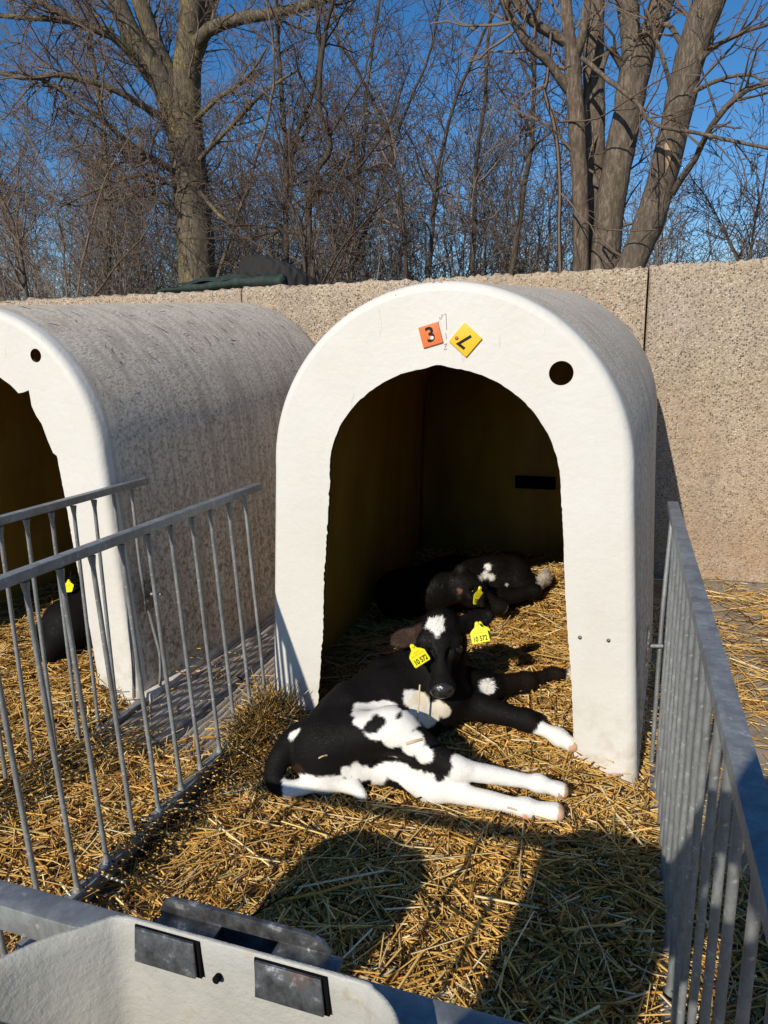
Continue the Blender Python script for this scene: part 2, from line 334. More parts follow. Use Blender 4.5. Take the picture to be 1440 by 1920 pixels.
# ------------------------------------------------------------------ hutches
def profile(cx, wb, ws, zs, rv, na=64, ns=12):
    L = [(cx-wb+(wb-ws)*q, zs*q) for q in np.linspace(0, 1, ns)[:-1]]
    A = [(cx-ws*math.cos(a), zs+rv*math.sin(a)) for a in np.linspace(0, math.pi, na)]
    R = [(cx+ws+(wb-ws)*q, zs*(1-q)) for q in np.linspace(0, 1, ns)[1:]]
    return np.array(L+A+R)
def hutch(loc, label, hole, opening_fn, seed):
    r = np.random.default_rng(seed)
    T = thing('calf_hutch', label, 'calf hutch', loc, 'calf hutches along the wall')
    # outer skin
    f = .026; secs = []
    for a in np.linspace(0, math.pi/2, 6): secs.append((f*(1-math.cos(a)), -f*(1-math.sin(a))))
    ysec = [(y, d) for y, d in secs]+[(y, 0) for y in np.linspace(.05, 1.90, 26)]+[(1.90+.08*math.sin(a), -.08*(1-math.cos(a))) for a in np.linspace(.3, math.pi/2, 5)]
    rings = []
    def ring(y, d):
        q = y/1.98; return profile(.035*q+.02*math.sin(q*3), .61+.055*q+d, .548+.084*q+d, .94+.03*q, .553+.092*q+d)
    for y, d in ysec:
        p = ring(y, d); rings.append(np.stack([p[:, 0], np.full(len(p), y), p[:, 1]], -1))
    R = np.array(rings); ns_, npf = R.shape[:2]
    R[6:, :, 0] += .002*wob(R[6:], 4)
    V = R.reshape(-1, 3); i = (np.arange(ns_-1)[:, None]*npf+np.arange(npf-1)[None]).ravel()
    F = np.stack([i, i+1, i+npf+1, i+npf], 1); mi = np.where(V[F[:, 0], 1] < .026, 1, 0)
    # white paint lip ends raggedly
    shell = mesh_obj('shell', V, F, [MT['side'], MT['white']], T, midx=mi)
    # inner skin with the back wall
    rin = []
    for y in np.linspace(.018, 1.94, 22):
        p = ring(y, -.016 if y > .06 else -.030); rin.append(np.stack([p[:, 0], np.full(len(p), y), p[:, 1]], -1))
    R2 = np.array(rin); V2 = R2.reshape(-1, 3); i = (np.arange(len(rin)-1)[:, None]*npf+np.arange(npf-1)[None]).ravel()
    F2 = [list(q) for q in np.stack([i, i+npf, i+npf+1, i+1], 1)]
    F2.append([(len(rin)-1)*npf+k for k in range(npf)])
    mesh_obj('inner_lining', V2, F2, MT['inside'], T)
    p = ring(1.98, -.08); mesh_obj('rear_wall', np.stack([p[:, 0], np.full(len(p), 1.982), p[:, 1]], -1), [list(range(npf))], MT['side'], T, smooth=False)
    # front panel with the arched doorway and the round hole
    out = ring(0, -f); out = [(x, z) for x, z in out]
    inn = opening_fn(r)
    bm = bmesh.new()
    def loop(pts, y): return [bm.verts.new((x, y, z)) for x, z in pts]
    for y, mi_ in ((0, 0), (.014, 1)):
        vs = loop(out+inn[::-1], y); es = [bm.edges.new((vs[k], vs[(k+1) % len(vs)])) for k in range(len(vs))]
        hv = loop([(hole[0]+hole[2]*math.cos(a), hole[1]+hole[2]*math.sin(a)) for a in np.linspace(0, 2*math.pi, 29)[:-1]], y)
        es += [bm.edges.new((hv[k], hv[(k+1) % 28])) for k in range(28)]
        g = bmesh.ops.triangle_fill(bm, edges=es, use_beauty=True, normal=(0, -1, 0))
        for fc in g['geom']:
            if isinstance(fc, bmesh.types.BMFace): fc.material_index = mi_
        if y == 0: v0, h0 = vs, hv
        else: v1, h1 = vs, hv
    n0 = len(out)
    for k in range(n0, len(v0)-1): bm.faces.new((v0[k], v0[k+1], v1[k+1], v1[k])).material_index = 2
    for k in range(28): bm.faces.new((h0[k], h0[(k+1) % 28], h1[(k+1) % 28], h1[k])).material_index = 2
    bmesh.ops.recalc_face_normals(bm, faces=bm.faces[:])
    me = bpy.data.meshes.new('front_panel'); bm.to_mesh(me); bm.free()
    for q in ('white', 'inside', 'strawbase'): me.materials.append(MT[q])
    link(bpy.data.objects.new('front_panel', me), T)
    # dark slot low in the rear wall, feed flap hole
    sb = box_bm((-.05, 1.915, .545), (.17, 1.938, .615)); bevel_mesh('rear_slot', sb, MT['black'], T, .004)
    return T
def arch_open(r, jag=None):
    pts = [(-.435+.082*q, .94*q-.02) for q in np.linspace(0, 1, 90)[:-1]]
    pts += [(-.353*math.cos(a), .92+.335*math.sin(a)+.008*max(0, 1-abs(a-1.57)/.12)) for a in np.linspace(0, math.pi, 90)]
    pts += [(.353+.082*q, .94*(1-q)-.02) for q in np.linspace(0, 1, 90)[1:]]
    o = []
    for k, (x, z) in enumerate(pts):
        if 0 < k < len(pts)-1:
            s = .0013 if x < -.34 else .0006
            x += r.normal()*s+.002*math.sin(z*13+x*9); z += r.normal()*.0006
        if jag: x, z = jag(x, z)
        o.append((x, z))
    o[0] = (-.437, 0); o[-1] = (.437, 0)
    return o
h2 = hutch((0, 0, 0), 'arched white hutch carrying orange and yellow number plates over its doorway', (.345, 1.236, .033), lambda r: arch_open(r), 3)
def ragged(r):
    o = arch_open(r); k = [i for i, (x, z) in enumerate(o) if z > .95 and x > .02]
    i0, i1 = k[0], k[-1]
    i1 = max(i for i in k if o[i][1] > .955)
    brk = [(.05, 1.257), (.10, 1.247), (.134, 1.236), (.15, 1.226), (.18, 1.213), (.194, 1.194), (.211, 1.18), (.235, 1.182), (.258, 1.188), (.262, 1.16), (.265, 1.132), (.276, 1.10), (.299, 1.069), (.318, 1.015), (.336, .963)]
    o[i0:i1+1] = [(x+r.normal()*.0015, z+r.normal()*.0015) for x, z in brk]
    return o
h1 = hutch((-1.79, .03, 0), 'arched hutch with dirty grey weathered side and ragged doorway, at the left', (.31, 1.312, .024), ragged, 5)
# wall brackets on hutch sides, pale footing plank
bm = box_bm((.6, .02, -.002), (.655, 1.9, .045)); bevel_mesh('footing', bm, MT['white'], h1, .006)
# litter lying on the weathered roof
A = Acc()
for k in range(70):
    yy = rng.uniform(.05, 1.85); a = rng.normal(.95, .28) if rng.random() < .8 else rng.uniform(.2, 1.5)
    q = yy/1.98; x = .035*q+(.565+.075*q)*math.cos(a); z = .943+.03*q+(.563+.095*q)*math.sin(a)
    d = rng.normal(size=3); nrm = np.array([math.cos(a), 0, math.sin(a)]); d -= nrm*d.dot(nrm); d /= np.linalg.norm(d); L = rng.uniform(.006, .03)
    c = np.array([x, yy, z])+nrm*.002
    A.tube([c-d*L, c+rng.normal(size=3)*.001, c+d*L], [.0007, .0014, .0006], 4)
tag(A.obj('leaf_litter', MT['earth']), kind='stuff')
bpy.data.objects['leaf_litter'].location = h1.location

# number plates: fixed to the front
def plate(M4, s, m, T, digit, drot, rivet_m, rivet_at, dsz):
    bm = box_bm((-s/2, -s/2, 0), (s/2, s/2, .006)); bmesh.ops.transform(bm, matrix=M4, verts=bm.verts[:])
    p = bevel_mesh('number_plate', bm, m, T, .0022, 3)
    text_obj('digit', digit, dsz, MT['print'], p, M4 @ Matrix.Translation((0, 0, .0063)) @ Matrix.Rotation(drot, 4, 'Z'), .0012)
    bm = bmesh.new(); bmesh.ops.create_uvsphere(bm, u_segments=12, v_segments=6, radius=.0055); bmesh.ops.scale(bm, vec=(1, 1, .4), verts=bm.verts[:])
    bmesh.ops.transform(bm, matrix=M4 @ Matrix.Translation((*rivet_at, .0072)), verts=bm.verts[:]); bevel_mesh('rivet', bm, rivet_m, p)
def fr(x, z, rot): return frame((x, -.0005, z), (math.cos(rot), 0, math.sin(rot)), (0, -1, 0))
plate(fr(-.022, 1.346, math.radians(15)), .060, MT['orange'], h2, '3', 0, MT['rivet'], (.003, -.009), .058)
plate(fr(.079, 1.330, math.radians(48)), .068, MT['pyellow'], h2, '7', math.radians(95), MT['rivetred'], (-.012, .022), .060)
A = Acc()
for p in [((.004, 1.40), (.018, 1.403)), ((.018, 1.403), (.020, 1.36)), ((.012, 1.318), (.020, 1.322)), ((.02, 1.322), (.014, 1.309)), ((.012, 1.305), (.021, 1.307)), ((.0, 1.395), (-.004, 1.38)), ((.008, 1.399), (.002, 1.388)), ((.017, 1.35), (.019, 1.334))]:
    a, b = [np.array([q[0]+.004, -.0006, q[1]]) for q in p]; A.tube([a, (a+b)/2+rng.normal(size=3)*.0006, b], [.0009]*3, 4)
A.obj('pencil_mark', MT['pencil'], h2)
# steel hinge on the outer right side of each hutch
def hinge(T, x, y, z, arm):
    bm = box_bm((x, y, z-.06), (x+.006, y+.05, z+.06)); hp = bevel_mesh('hinge_plate', bm, MT['worn'], T, .002)
    A = Acc(); A.tube([(x, y+.03, z), (x+arm, y+.04, z)], [.006, .006], 8); A.obj('hinge_pin', MT['galv'], hp)
hinge(h2, .612, .045, .44, .045)
hinge(h1, .622, .06, .42, .05)
for xx in (.505, .425):
    bm = bmesh.new(); bmesh.ops.create_uvsphere(bm, u_segments=8, v_segments=6, radius=.006); bmesh.ops.translate(bm, vec=(xx, -.001, .475), verts=bm.verts[:]); bevel_mesh('bolt', bm, MT['worn'], h2)

# ------------------------------------------------------------------ fences
def fence(label, X, y0, y1, bars, bent=None, zb=.012, lean=0., group='galvanised pen side fences'):
    T = thing('pen_fence', label, 'fence', (X, 0, 0), group)
    def rail(nm, z0, z1, w):
        bm = box_bm((-w/2, y0, z0), (w/2, y1, z1)); return bevel_mesh(nm, bm, MT['galv'], T, .003)
    rail('top_rail', .836, .86, .030); rail('bottom_rail', zb-.024, zb+.014, .034).location.x = lean
    A = Acc(); A.tube([(lean*(1-q/.82), 0, zb+.01+q*(.82-zb)/.82) for q in (0, .010, .020, .04, .79, .806, .82)], [.0125, .0105, .0072, .0063, .0063, .0085, .0105], 12); me = None
    for k, y in enumerate(bars):
        if bent and k in bent:
            B = Acc(); pts = smooth_path([(dx+lean*(.83-z)/.8, y+dy, z) for dx, dy, z in bent[k]], 14); B.tube(pts, [.0063]*14, 12); B.obj('bar', MT['galv'], T)
        elif me is None: o = A.obj('bar', MT['galv'], T); o.location = (0, y, 0); me = o
        else:
            o = me.copy(); o.location = (rng.normal()*.001, y+rng.normal()*.002, 0); COL.objects.link(o); o.parent = T
    return T
fence('galvanised bar fence running up to the left edge of the hutch with number plates', -.695, -1.60, .16, [.063-.106*k for k in range(16)],
      {0: [(0, 0, .055), (.0, .004, .3), (0, .0, .55), (0, 0, .83)]}, zb=.050, lean=.036)
fence('galvanised bar fence with bent end bars standing in front of the weathered hutch', -1.175, -1.60, .18, [.09-.0985*k for k in range(17)],
      {0: [(.03, .02, .05), (.035, .03, .17), (.012, .03, .30), (0, .01, .5), (0, 0, .83)], 1: [(0, 0, .055), (.02, -.01, .2), (.01, 0, .4), (0, 0, .83)]})
fence('galvanised bar fence on the right, beside the bare strip before the pebbly wall', .662, -1.60, .17, [.115-.106*k for k in range(17)],
      {0: [(-.012, -.02, .055), (-.012, -.02, .40), (-.01, .0, .55), (0, .035, .83)]})
# front gate of the pen
G = thing('pen_gate', 'galvanised front gate rail and bars in the foreground with the white trough hung on it', 'gate', (0, -1.652, 0))
bevel_mesh('top_rail', box_bm((-.70, -.0125, .834), (.63, .0125, .86)), MT['galv'], G, .003)
bevel_mesh('bottom_rail', box_bm((-.70, -.017, .05), (.63, .0125, .085)), MT['galv'], G, .003)
A = Acc(); A.tube([(0, 0, .07), (0, 0, .83)], [.0063]*2, 12); b0 = A.obj('bar', MT['galv'], G); b0.location = (-.635, 0, 0)
for k in range(1, 13):
    if k in (4, 5): continue
    o = b0.copy(); o.location = (-.635+.103*k, 0, 0); COL.objects.link(o); o.parent = G
# ------------------------------------------------------------------ feed troughs on the gate
def trough(label, cx, zr, cat='feed trough'):
    T = thing('feed_trough', label, cat, (cx, -1.667, zr), 'white troughs hung on the pen gate')
    rim = smooth_path([(-.075, 0), (.0, 0), (.105, 0), (.125, -.004), (.146, -.022), (.162, -.07), (.165, -.14), (.14, -.22), (.06, -.275), (-.03, -.278), (-.115, -.23), (-.15, -.15), (-.148, -.085), (-.125, -.042), (-.095, -.012)], 90)
    rim = np.vstack([rim, smooth_path([(-.125, -.042), (-.095, -.012), (-.075, 0), (0, 0)], 12)[5:8]])
    c = np.array([0, -.135]); prof = [(1.0, -.34, .80, 0), (1, -.3, .835, 0), (1, -.15, .925, 0), (1, -.01, .995, 0), (1, .0, 1.0, 0), (1, .0035, .992, 0), (1, .0015, .976, 0), (1, -.012, .966, 0), (1, -.15, .895, 0), (1, -.295, .81, 0), (1, -.325, .70, 0)]
    V = []; n = len(rim)
    for _, z, s, _2 in prof:
        p = c+(rim-c)*[s, s]; V += [(x, y, z) for x, y in p]
    F = []
    for k in range(len(prof)-1):
        for j in range(n): F.append([k*n+j, k*n+(j+1) % n, (k+1)*n+(j+1) % n, (k+1)*n+j])
    F.append([(len(prof)-1)*n+j for j in range(n)]); F.append([j for j in range(n)][::-1])
    mesh_obj('bowl', V, F, MT['bucket'], T)
    bm = bmesh.new(); pts = [(-.068, -.03), (.078, -.03), (.078, -.012), (.072, -.004), (.062, .0), (-.056, .0), (-.064, -.004), (-.068, -.012)]
    fr_ = [bm.verts.new((x, .026, z)) for x, z in pts]; bk = [bm.verts.new((x, .030, z)) for x, z in pts]; m_ = len(pts)
    bm.faces.new(fr_); bm.faces.new(bk[::-1])
    for k in range(m_): bm.faces.new((fr_[k], bk[k], bk[(k+1) % m_], fr_[(k+1) % m_]))
    hk = bevel_mesh('hook_plate', bm, MT['worn'], T, .0012)
    for x in (-.038, .062):
        bm = box_bm((x-.026, -.004, -.016), (x+.026, .027, -.0125)); bevel_mesh('tab', bm, MT['worn'], hk, .0006)
        bm = bmesh.new(); vs = [bm.verts.new(v) for v in [(x-.027, -.0075, .0006), (x+.023, -.0075, .0006), (x+.027, -.0135, -.0225), (x-.025, -.0135, -.0225), (x-.027, -.0055, .0006), (x+.023, -.0055, .0006), (x+.027, -.0105, -.0225), (x-.025, -.0105, -.0225)]]
        for q in ((0, 1, 2, 3), (7, 6, 5, 4), (0, 3, 7, 4), (1, 5, 6, 2), (3, 2, 6, 7), (4, 5, 1, 0)): bm.faces.new([vs[i] for i in q])
        bevel_mesh('tab', bm, MT['worn'], hk, .0005)
        bm = bmesh.new(); vs = [bm.verts.new(v) for v in [(x-.029, -.0046, .0004), (x+.0265, -.0046, .0004), (x+.0295, -.0092, -.0255), (x-.027, -.0092, -.0255), (x-.029, -.0030, .0004), (x+.0265, -.0030, .0004), (x+.0295, -.0060, -.0255), (x-.027, -.0060, -.0255)]]
        for q in ((0, 1, 2, 3), (7, 6, 5, 4), (0, 3, 7, 4), (1, 5, 6, 2), (3, 2, 6, 7), (4, 5, 1, 0)): bm.faces.new([vs[i] for i in q])
        bevel_mesh('slot', bm, MT['black'], T, 0, smooth=False)
    bm = bmesh.new(); bmesh.ops.create_cone(bm, cap_ends=True, segments=14, radius1=.0028, radius2=.0028, depth=.004)
    bmesh.ops.transform(bm, matrix=Matrix.Translation((.004, -.0085, -.022)) @ Matrix.Rotation(math.radians(80), 4, 'X'), verts=bm.verts[:]); bevel_mesh('drain_hole', bm, MT['black'], T)
    return T
trough('white plastic trough hooked on the gate rail in the near foreground', .259, .886)
trough('lower white plastic trough hanging on the gate, only its shadow falls in view', -.27, .775)

# ------------------------------------------------------------------ straw
def zs(x, y):
    x = np.asarray(x, float); y = np.asarray(y, float); P = np.stack([x, y, 0*x], -1)
    z = .046+.014*wob(P, 6)+.010*wob(P+3, 17)
    z = z+.055*np.clip((y+.25)/.6, 0, 1)*np.exp(-(x/.62)**4)+.05*np.clip((y-.5)/1.2, 0, 1)+.06*np.clip((x-.05)/.4, 0, 1)*np.clip((y-.3)/.9, 0, 1)*(x < .62)
    z = z-.07*np.clip((-.43-x)/.14, 0, 1)*np.clip((-.18-y)/.2, 0, 1)-.03*np.clip((x-.5)/.12, 0, 1)*np.clip((-.2-y)/.2, 0, 1)
    z = z+.060*np.exp(-((x+.56)/.09)**2-((y+.10)/.15)**2)-.075*np.exp(-((x-.60)/.13)**2-((y-.02)/.22)**2)
    return z
def straw_colors(n, green=0.0):
    pal = np.array([(.70, .42, .11), (.76, .51, .18), (.80, .61, .33), (.50, .265, .06), (.25, .13, .038), (.07, .038, .014), (.64, .43, .15), (.84, .71, .46)])
    p = np.array([.24, .19, .11, .16, .12, .08, .07, .03]); c = np.minimum(pal[rng.choice(8, n, p=p)]*rng.uniform(.75, 1.28, (n, 1)), .9)
    g = rng.random(n) < .06+green; c[g] = np.array([.42, .34, .12])*rng.uniform(.7, 1.2, (g.sum(), 1))
    return c*np.array([.95, .92, .88])
def straw_arrays(cx, cy, cz, L, yaw, pitch, w, bend):
    n = len(cx); d = np.stack([np.cos(yaw)*np.cos(pitch), np.sin(yaw)*np.cos(pitch), np.sin(pitch)], -1)
    s = np.stack([-np.sin(yaw), np.cos(yaw), 0*yaw], -1); u = np.cross(d, s)
    roll = rng.uniform(0, 6.28, n)[:, None]; s2 = s*np.cos(roll)+u*np.sin(roll); u2 = -s*np.sin(roll)+u*np.cos(roll)
    c = np.stack([cx, cy, cz], -1); V = np.empty((n, 9, 3))
    fl = rng.uniform(.35, 1, n)[:, None]
    for k, q in enumerate((-.5, 0, .5)):
        p = c+d*(L*q)[:, None]+s*(bend*L*(1-4*q*q))[:, None]
        for j, a in enumerate((0, 2.094, 4.189)):
            V[:, k*3+j] = p+w[:, None]*(s2*math.cos(a)+u2*math.sin(a)*fl)
    b = np.arange(n)[:, None]*9; f = []
    for k in (0, 3):
        for j in range(3): f.append(np.concatenate([b+k+j, b+k+(j+1) % 3, b+k+3+(j+1) % 3, b+k+3+j], 1))
    return V.reshape(-1, 3), np.stack(f, 1).reshape(-1, 4)
def straw(name, n, xr, yr, zf, keep=None, spread=.03, lmul=1.0, tilt=.28, green=0., up=.010):
    x = rng.uniform(*xr, n); y = rng.uniform(*yr, n); k = np.ones(n, bool) if keep is None else keep(x, y); x, y = x[k], y[k]; n = len(x)
    z = zf(x, y)+rng.uniform(-spread*.5, spread*.5, n)+up
    L = np.clip(rng.lognormal(-2.48, .58, n), .025, .24)*lmul; L = np.minimum(L, .26); yaw = rng.uniform(0, 6.28, n); pit = rng.normal(0, tilt, n)*np.clip(.07/L, .4, 1.6)
    w = rng.uniform(.0012, .0033, n); big = rng.random(n) < .06; w[big] *= 1.4
    bend = rng.normal(0, .06, n)*(rng.random(n) < .5)
    V, F = straw_arrays(x, y, z, L, yaw, pit, w, bend)
    lo = zf(V[:, 0], V[:, 1])-.02; V[:, 2] = np.maximum(V[:, 2], lo*.6+V[:, 2]*.4)
    t = np.repeat(straw_colors(n, green), 9, 0)
    return V, F, t
def straw_obj(name, parts):
    V = []; F = []; T_ = []; m = 0
    for a, b, c in parts: V.append(a); F.append(b+m); T_.append(c); m += len(a)
    return tag(mesh_obj(name, np.concatenate(V), np.concatenate(F), MT['straw'], tint=np.concatenate(T_), smooth=True), kind='stuff')
def sheet(name, xr, yr, zf, dz, res=.025):
    u = np.arange(xr[0], xr[1]+res/2, res); v = np.arange(yr[0], yr[1]+res/2, res); X, Y = np.meshgrid(u, v, indexing='ij')
    Z = zf(X, Y)-dz+.006*rng.normal(size=X.shape); V_ = np.stack([X, Y, Z], -1).reshape(-1, 3); n = len(v)
    i = (np.arange(len(u)-1)[:, None]*n+np.arange(n-1)[None]).ravel()
    return tag(mesh_obj(name, V_, np.stack([i, i+n, i+n+1, i+1], 1), MT['strawbase']), kind='structure')
sheet('straw_mat', (-.66, .635), (-1.68, 1.93), zs, .012)
zs1 = lambda x, y: zs(np.asarray(x)+1.79, np.asarray(y)-.03)
sheet('straw_mat', (-3.3, -1.19), (-1.68, 1.93), zs1, .012)

# ------------------------------------------------------------------ body builder: smooth union of tapered shapes, skinned as one surface
class Body:
    def __init__(s, lo, hi, h):
        s.lo = np.array(lo, float); s.h = h; s.n = np.ceil((np.array(hi)-lo)/h).astype(int)+1
        s.d = np.full(s.n, .25, np.float32); s.bones = []
    def _sub(s, lo, hi):
        a = np.clip(np.floor((lo-s.lo)/s.h).astype(int), 0, s.n); b = np.clip(np.ceil((hi-s.lo)/s.h).astype(int)+1, 0, s.n)
        if (b <= a).any(): return None
        sl = tuple(slice(a[i], b[i]) for i in range(3))
        ax = [s.lo[i]+s.h*np.arange(a[i], b[i]) for i in range(3)]
        return sl, np.stack(np.meshgrid(*ax, indexing='ij'), -1)
    def _put(s, sl, v, k, sub):
        d = s.d[sl]
        if sub: v = -v; hh = np.maximum(k-np.abs(d-v), 0)/k; s.d[sl] = np.maximum(d, v)+hh*hh*k*.25
        else: hh = np.maximum(k-np.abs(d-v), 0)/k; s.d[sl] = np.minimum(d, v)-hh*hh*k*.25
    def cone(s, a, b, ra, rb, k=.03, sub=False, flow=True):
        a = np.array(a, float); b = np.array(b, float); R = max(ra, rb)+2*k+.02
        q = s._sub(np.minimum(a, b)-R, np.maximum(a, b)+R)
        if flow: s.bones.append((a, b))
        if q is None: return
        sl, P = q; ab = b-a; t = np.clip(((P-a)@ab)/(ab@ab+1e-9), 0, 1)
        s._put(sl, np.linalg.norm(P-a-t[..., None]*ab, axis=-1)-(ra+(rb-ra)*t), k, sub)
    def chain(s, pts, rad, k=.03):
        for i in range(len(pts)-1): s.cone(pts[i], pts[i+1], rad[i], rad[i+1], k)
    def ell(s, c, axes, r, k=.03, sub=False):
        c = np.array(c, float); A_ = np.array([np.array(v)/np.linalg.norm(v) for v in axes]); r = np.array(r, float); R = r.max()+2*k+.02
        q = s._sub(c-R, c+R)
        if q is None: return
        sl, P = q; L = (P-c)@A_.T; k0 = np.linalg.norm(L/r, axis=-1); k1 = np.linalg.norm(L/r**2, axis=-1)+1e-9
        s._put(sl, k0*(k0-1)/k1, k, sub)
    def at(s, P):
        i = np.clip(np.round((P-s.lo)/s.h).astype(int), 0, s.n-1); inside = ((P > s.lo) & (P < s.lo+s.h*(s.n-1))).all(-1)
        return np.where(inside, s.d[i[..., 0], i[..., 1], i[..., 2]], 1.)
    def skin(s):
        D = s.d.astype(float); n = D.shape; ins = D < 0; cn = tuple(m-1 for m in n)
        acc = np.zeros(cn+(3,)); cnt = np.zeros(cn)
        for ax in range(3):
            o = [a for a in range(3) if a != ax]
            for p in (0, 1):
                for q in (0, 1):
                    s0 = [None]*3; s1 = [None]*3; off = np.zeros(3)
                    s0[ax] = slice(0, cn[ax]); s1[ax] = slice(1, cn[ax]+1)
                    for a, e in zip(o, (p, q)): s0[a] = s1[a] = slice(e, e+cn[a]); off[a] = e
                    a_ = D[tuple(s0)]; b_ = D[tuple(s1)]; x = (a_ < 0) != (b_ < 0); t = np.where(x, a_/np.where(x, a_-b_, 1), 0)
                    pos = np.broadcast_to(off, cn+(3,)).copy(); pos[..., ax] += t
                    acc += pos*x[..., None]; cnt += x
        act = cnt > 0; idx = np.full(cn, -1); idx[act] = np.arange(act.sum())
        C_ = np.argwhere(act); V = s.lo+s.h*(C_+acc[act]/cnt[act][:, None]); F = []
        for ax in range(3):
            b, c = [(1, 2), (2, 0), (0, 1)][ax]
            s0 = [slice(1, cn[i]) for i in range(3)]; s1 = list(s0); s0[ax] = slice(0, cn[ax]); s1[ax] = slice(1, cn[ax]+1)
            x0 = ins[tuple(s0)]; x1 = ins[tuple(s1)]; E = np.argwhere(x0 != x1); fl = x0[x0 != x1]
            E = E+[0 if i == ax else 1 for i in range(3)]
            def id_(db, dc):
                e = E.copy(); e[:, b] -= db; e[:, c] -= dc; return idx[tuple(e.T)]
            q = np.stack([id_(1, 1), id_(0, 1), id_(0, 0), id_(1, 0)], 1); q[~fl] = q[~fl][:, ::-1]; F.append(q)
        F = np.concatenate(F); F = F[(F >= 0).all(1)]
        # two passes of smoothing along edges
        for _ in range(2):
            S_ = np.zeros_like(V); N_ = np.zeros(len(V))
            for a, b in ((0, 1), (1, 2), (2, 3), (3, 0)):
                np.add.at(S_, F[:, a], V[F[:, b]]); np.add.at(N_, F[:, a], 1)
            V = V*.5+.5*S_/np.maximum(N_, 1)[:, None]
        return V, F
def vnormals(V, F):
    n = np.cross(V[F[:, 2]]-V[F[:, 0]], V[F[:, 3]]-V[F[:, 1]]); N = np.zeros_like(V)
    for k in range(4): np.add.at(N, F[:, k], n)
    return N/(np.linalg.norm(N, axis=1)[:, None]+1e-12)
BLACK = np.array((.0065, .0056, .0052)); WHITE = np.array((.78, .755, .70)); CREAM = np.array((.76, .68, .53)); PINK = np.array((.62, .33, .25)); BROWN = np.array((.045, .026, .018))
def painter(patches, seed=0):
    def f(P):
        c = np.repeat(BLACK[None], len(P), 0); nz = .013*wob(P+seed, 32)+.005*wob(P*1.0+seed+5, 95)
        for a, b, ra, rb, col in patches:
            a = np.array(a, float); b = np.array(b, float); ab = b-a; t = np.clip(((P-a)@ab)/(ab@ab+1e-9), 0, 1)
            d = np.linalg.norm(P-a-t[:, None]*ab, axis=1)-(ra+(rb-ra)*t)+nz*min(1, ra/.028); w = np.clip(.5-d/.004, 0, 1)[:, None]; c = c*(1-w)+np.array(col)*w
        return c
    return f
def fur_mesh(V, F, paint, bones, n, lenf, w, parent, seed, skip=None, lift=.28):
    r = np.random.default_rng(seed); T3 = np.concatenate([F[:, [0, 1, 2]], F[:, [0, 2, 3]]]); A_, B_, C_ = V[T3[:, 0]], V[T3[:, 1]], V[T3[:, 2]]
    ar = np.linalg.norm(np.cross(B_-A_, C_-A_), axis=1); k = r.choice(len(T3), n, p=ar/ar.sum())
    u = r.random((n, 2)); q = u.sum(1) > 1; u[q] = 1-u[q]; P = A_[k]+(B_-A_)[k]*u[:, :1]+(C_-A_)[k]*u[:, 1:]
    N = vnormals(V, F)[T3[k, 0]]
    if skip is not None: m_ = ~skip(P); P, N = P[m_], N[m_]; n = len(P)
    best = np.full(n, 9.); fl = np.zeros((n, 3))
    for a, b in bones:
        ab = b-a; t = np.clip(((P-a)@ab)/(ab@ab+1e-9), 0, 1); d = np.linalg.norm(P-a-t[:, None]*ab, axis=1); m_ = d < best; best[m_] = d[m_]; fl[m_] = ab/(np.linalg.norm(ab)+1e-9)
    fl += r.normal(size=(n, 3))*.38+.5*np.stack([wob(P+k_*7, 24) for k_ in range(3)], -1); fl -= N*(fl*N).sum(1)[:, None]; fl /= np.linalg.norm(fl, axis=1)[:, None]+1e-9
    L = lenf(P)*r.uniform(.6, 1.3, n); d = fl+N*(lift*r.uniform(.3, 1.3, n))[:, None]; d /= np.linalg.norm(d, axis=1)[:, None]
    s = np.cross(d, N); s /= np.linalg.norm(s, axis=1)[:, None]+1e-9; base = P-N*.001
    c = paint(P)*r.uniform(.72, 1.18, (n, 1)); mid = base+d*(L*.55)[:, None]; tip = base+d*L[:, None]-N*(L*.22)[:, None]
    VV = np.stack([base-s*w, base+s*w, mid+s*w*.7, mid-s*w*.7, tip], 1).reshape(-1, 3); b = np.arange(n)[:, None]*5
    Fq = np.concatenate([b, b+1, b+2, b+3], 1); Ft = np.concatenate([b+3, b+2, b+4, b+4], 1)
    me = bpy.data.meshes.new('fur'); me.vertices.add(n*5); me.vertices.foreach_set('co', VV.astype(np.float32).ravel())
    li = np.concatenate([Fq.ravel(), Ft[:, :3].ravel()]).astype(np.int32); me.loops.add(len(li)); me.loops.foreach_set('vertex_index', li)
    st = np.concatenate([np.arange(n)*4, n*4+np.arange(n)*3]).astype(np.int32); me.polygons.add(2*n); me.polygons.foreach_set('loop_start', st); me.update(calc_edges=True)
    a = me.color_attributes.new('tint', 'FLOAT_COLOR', 'POINT'); a.data.foreach_set('color', np.hstack([np.repeat(c, 5, 0), np.ones((n*5, 1))]).astype(np.float32).ravel())
    me.materials.append(MT['fur']); me.validate(); return link(bpy.data.objects.new('fur', me), parent)
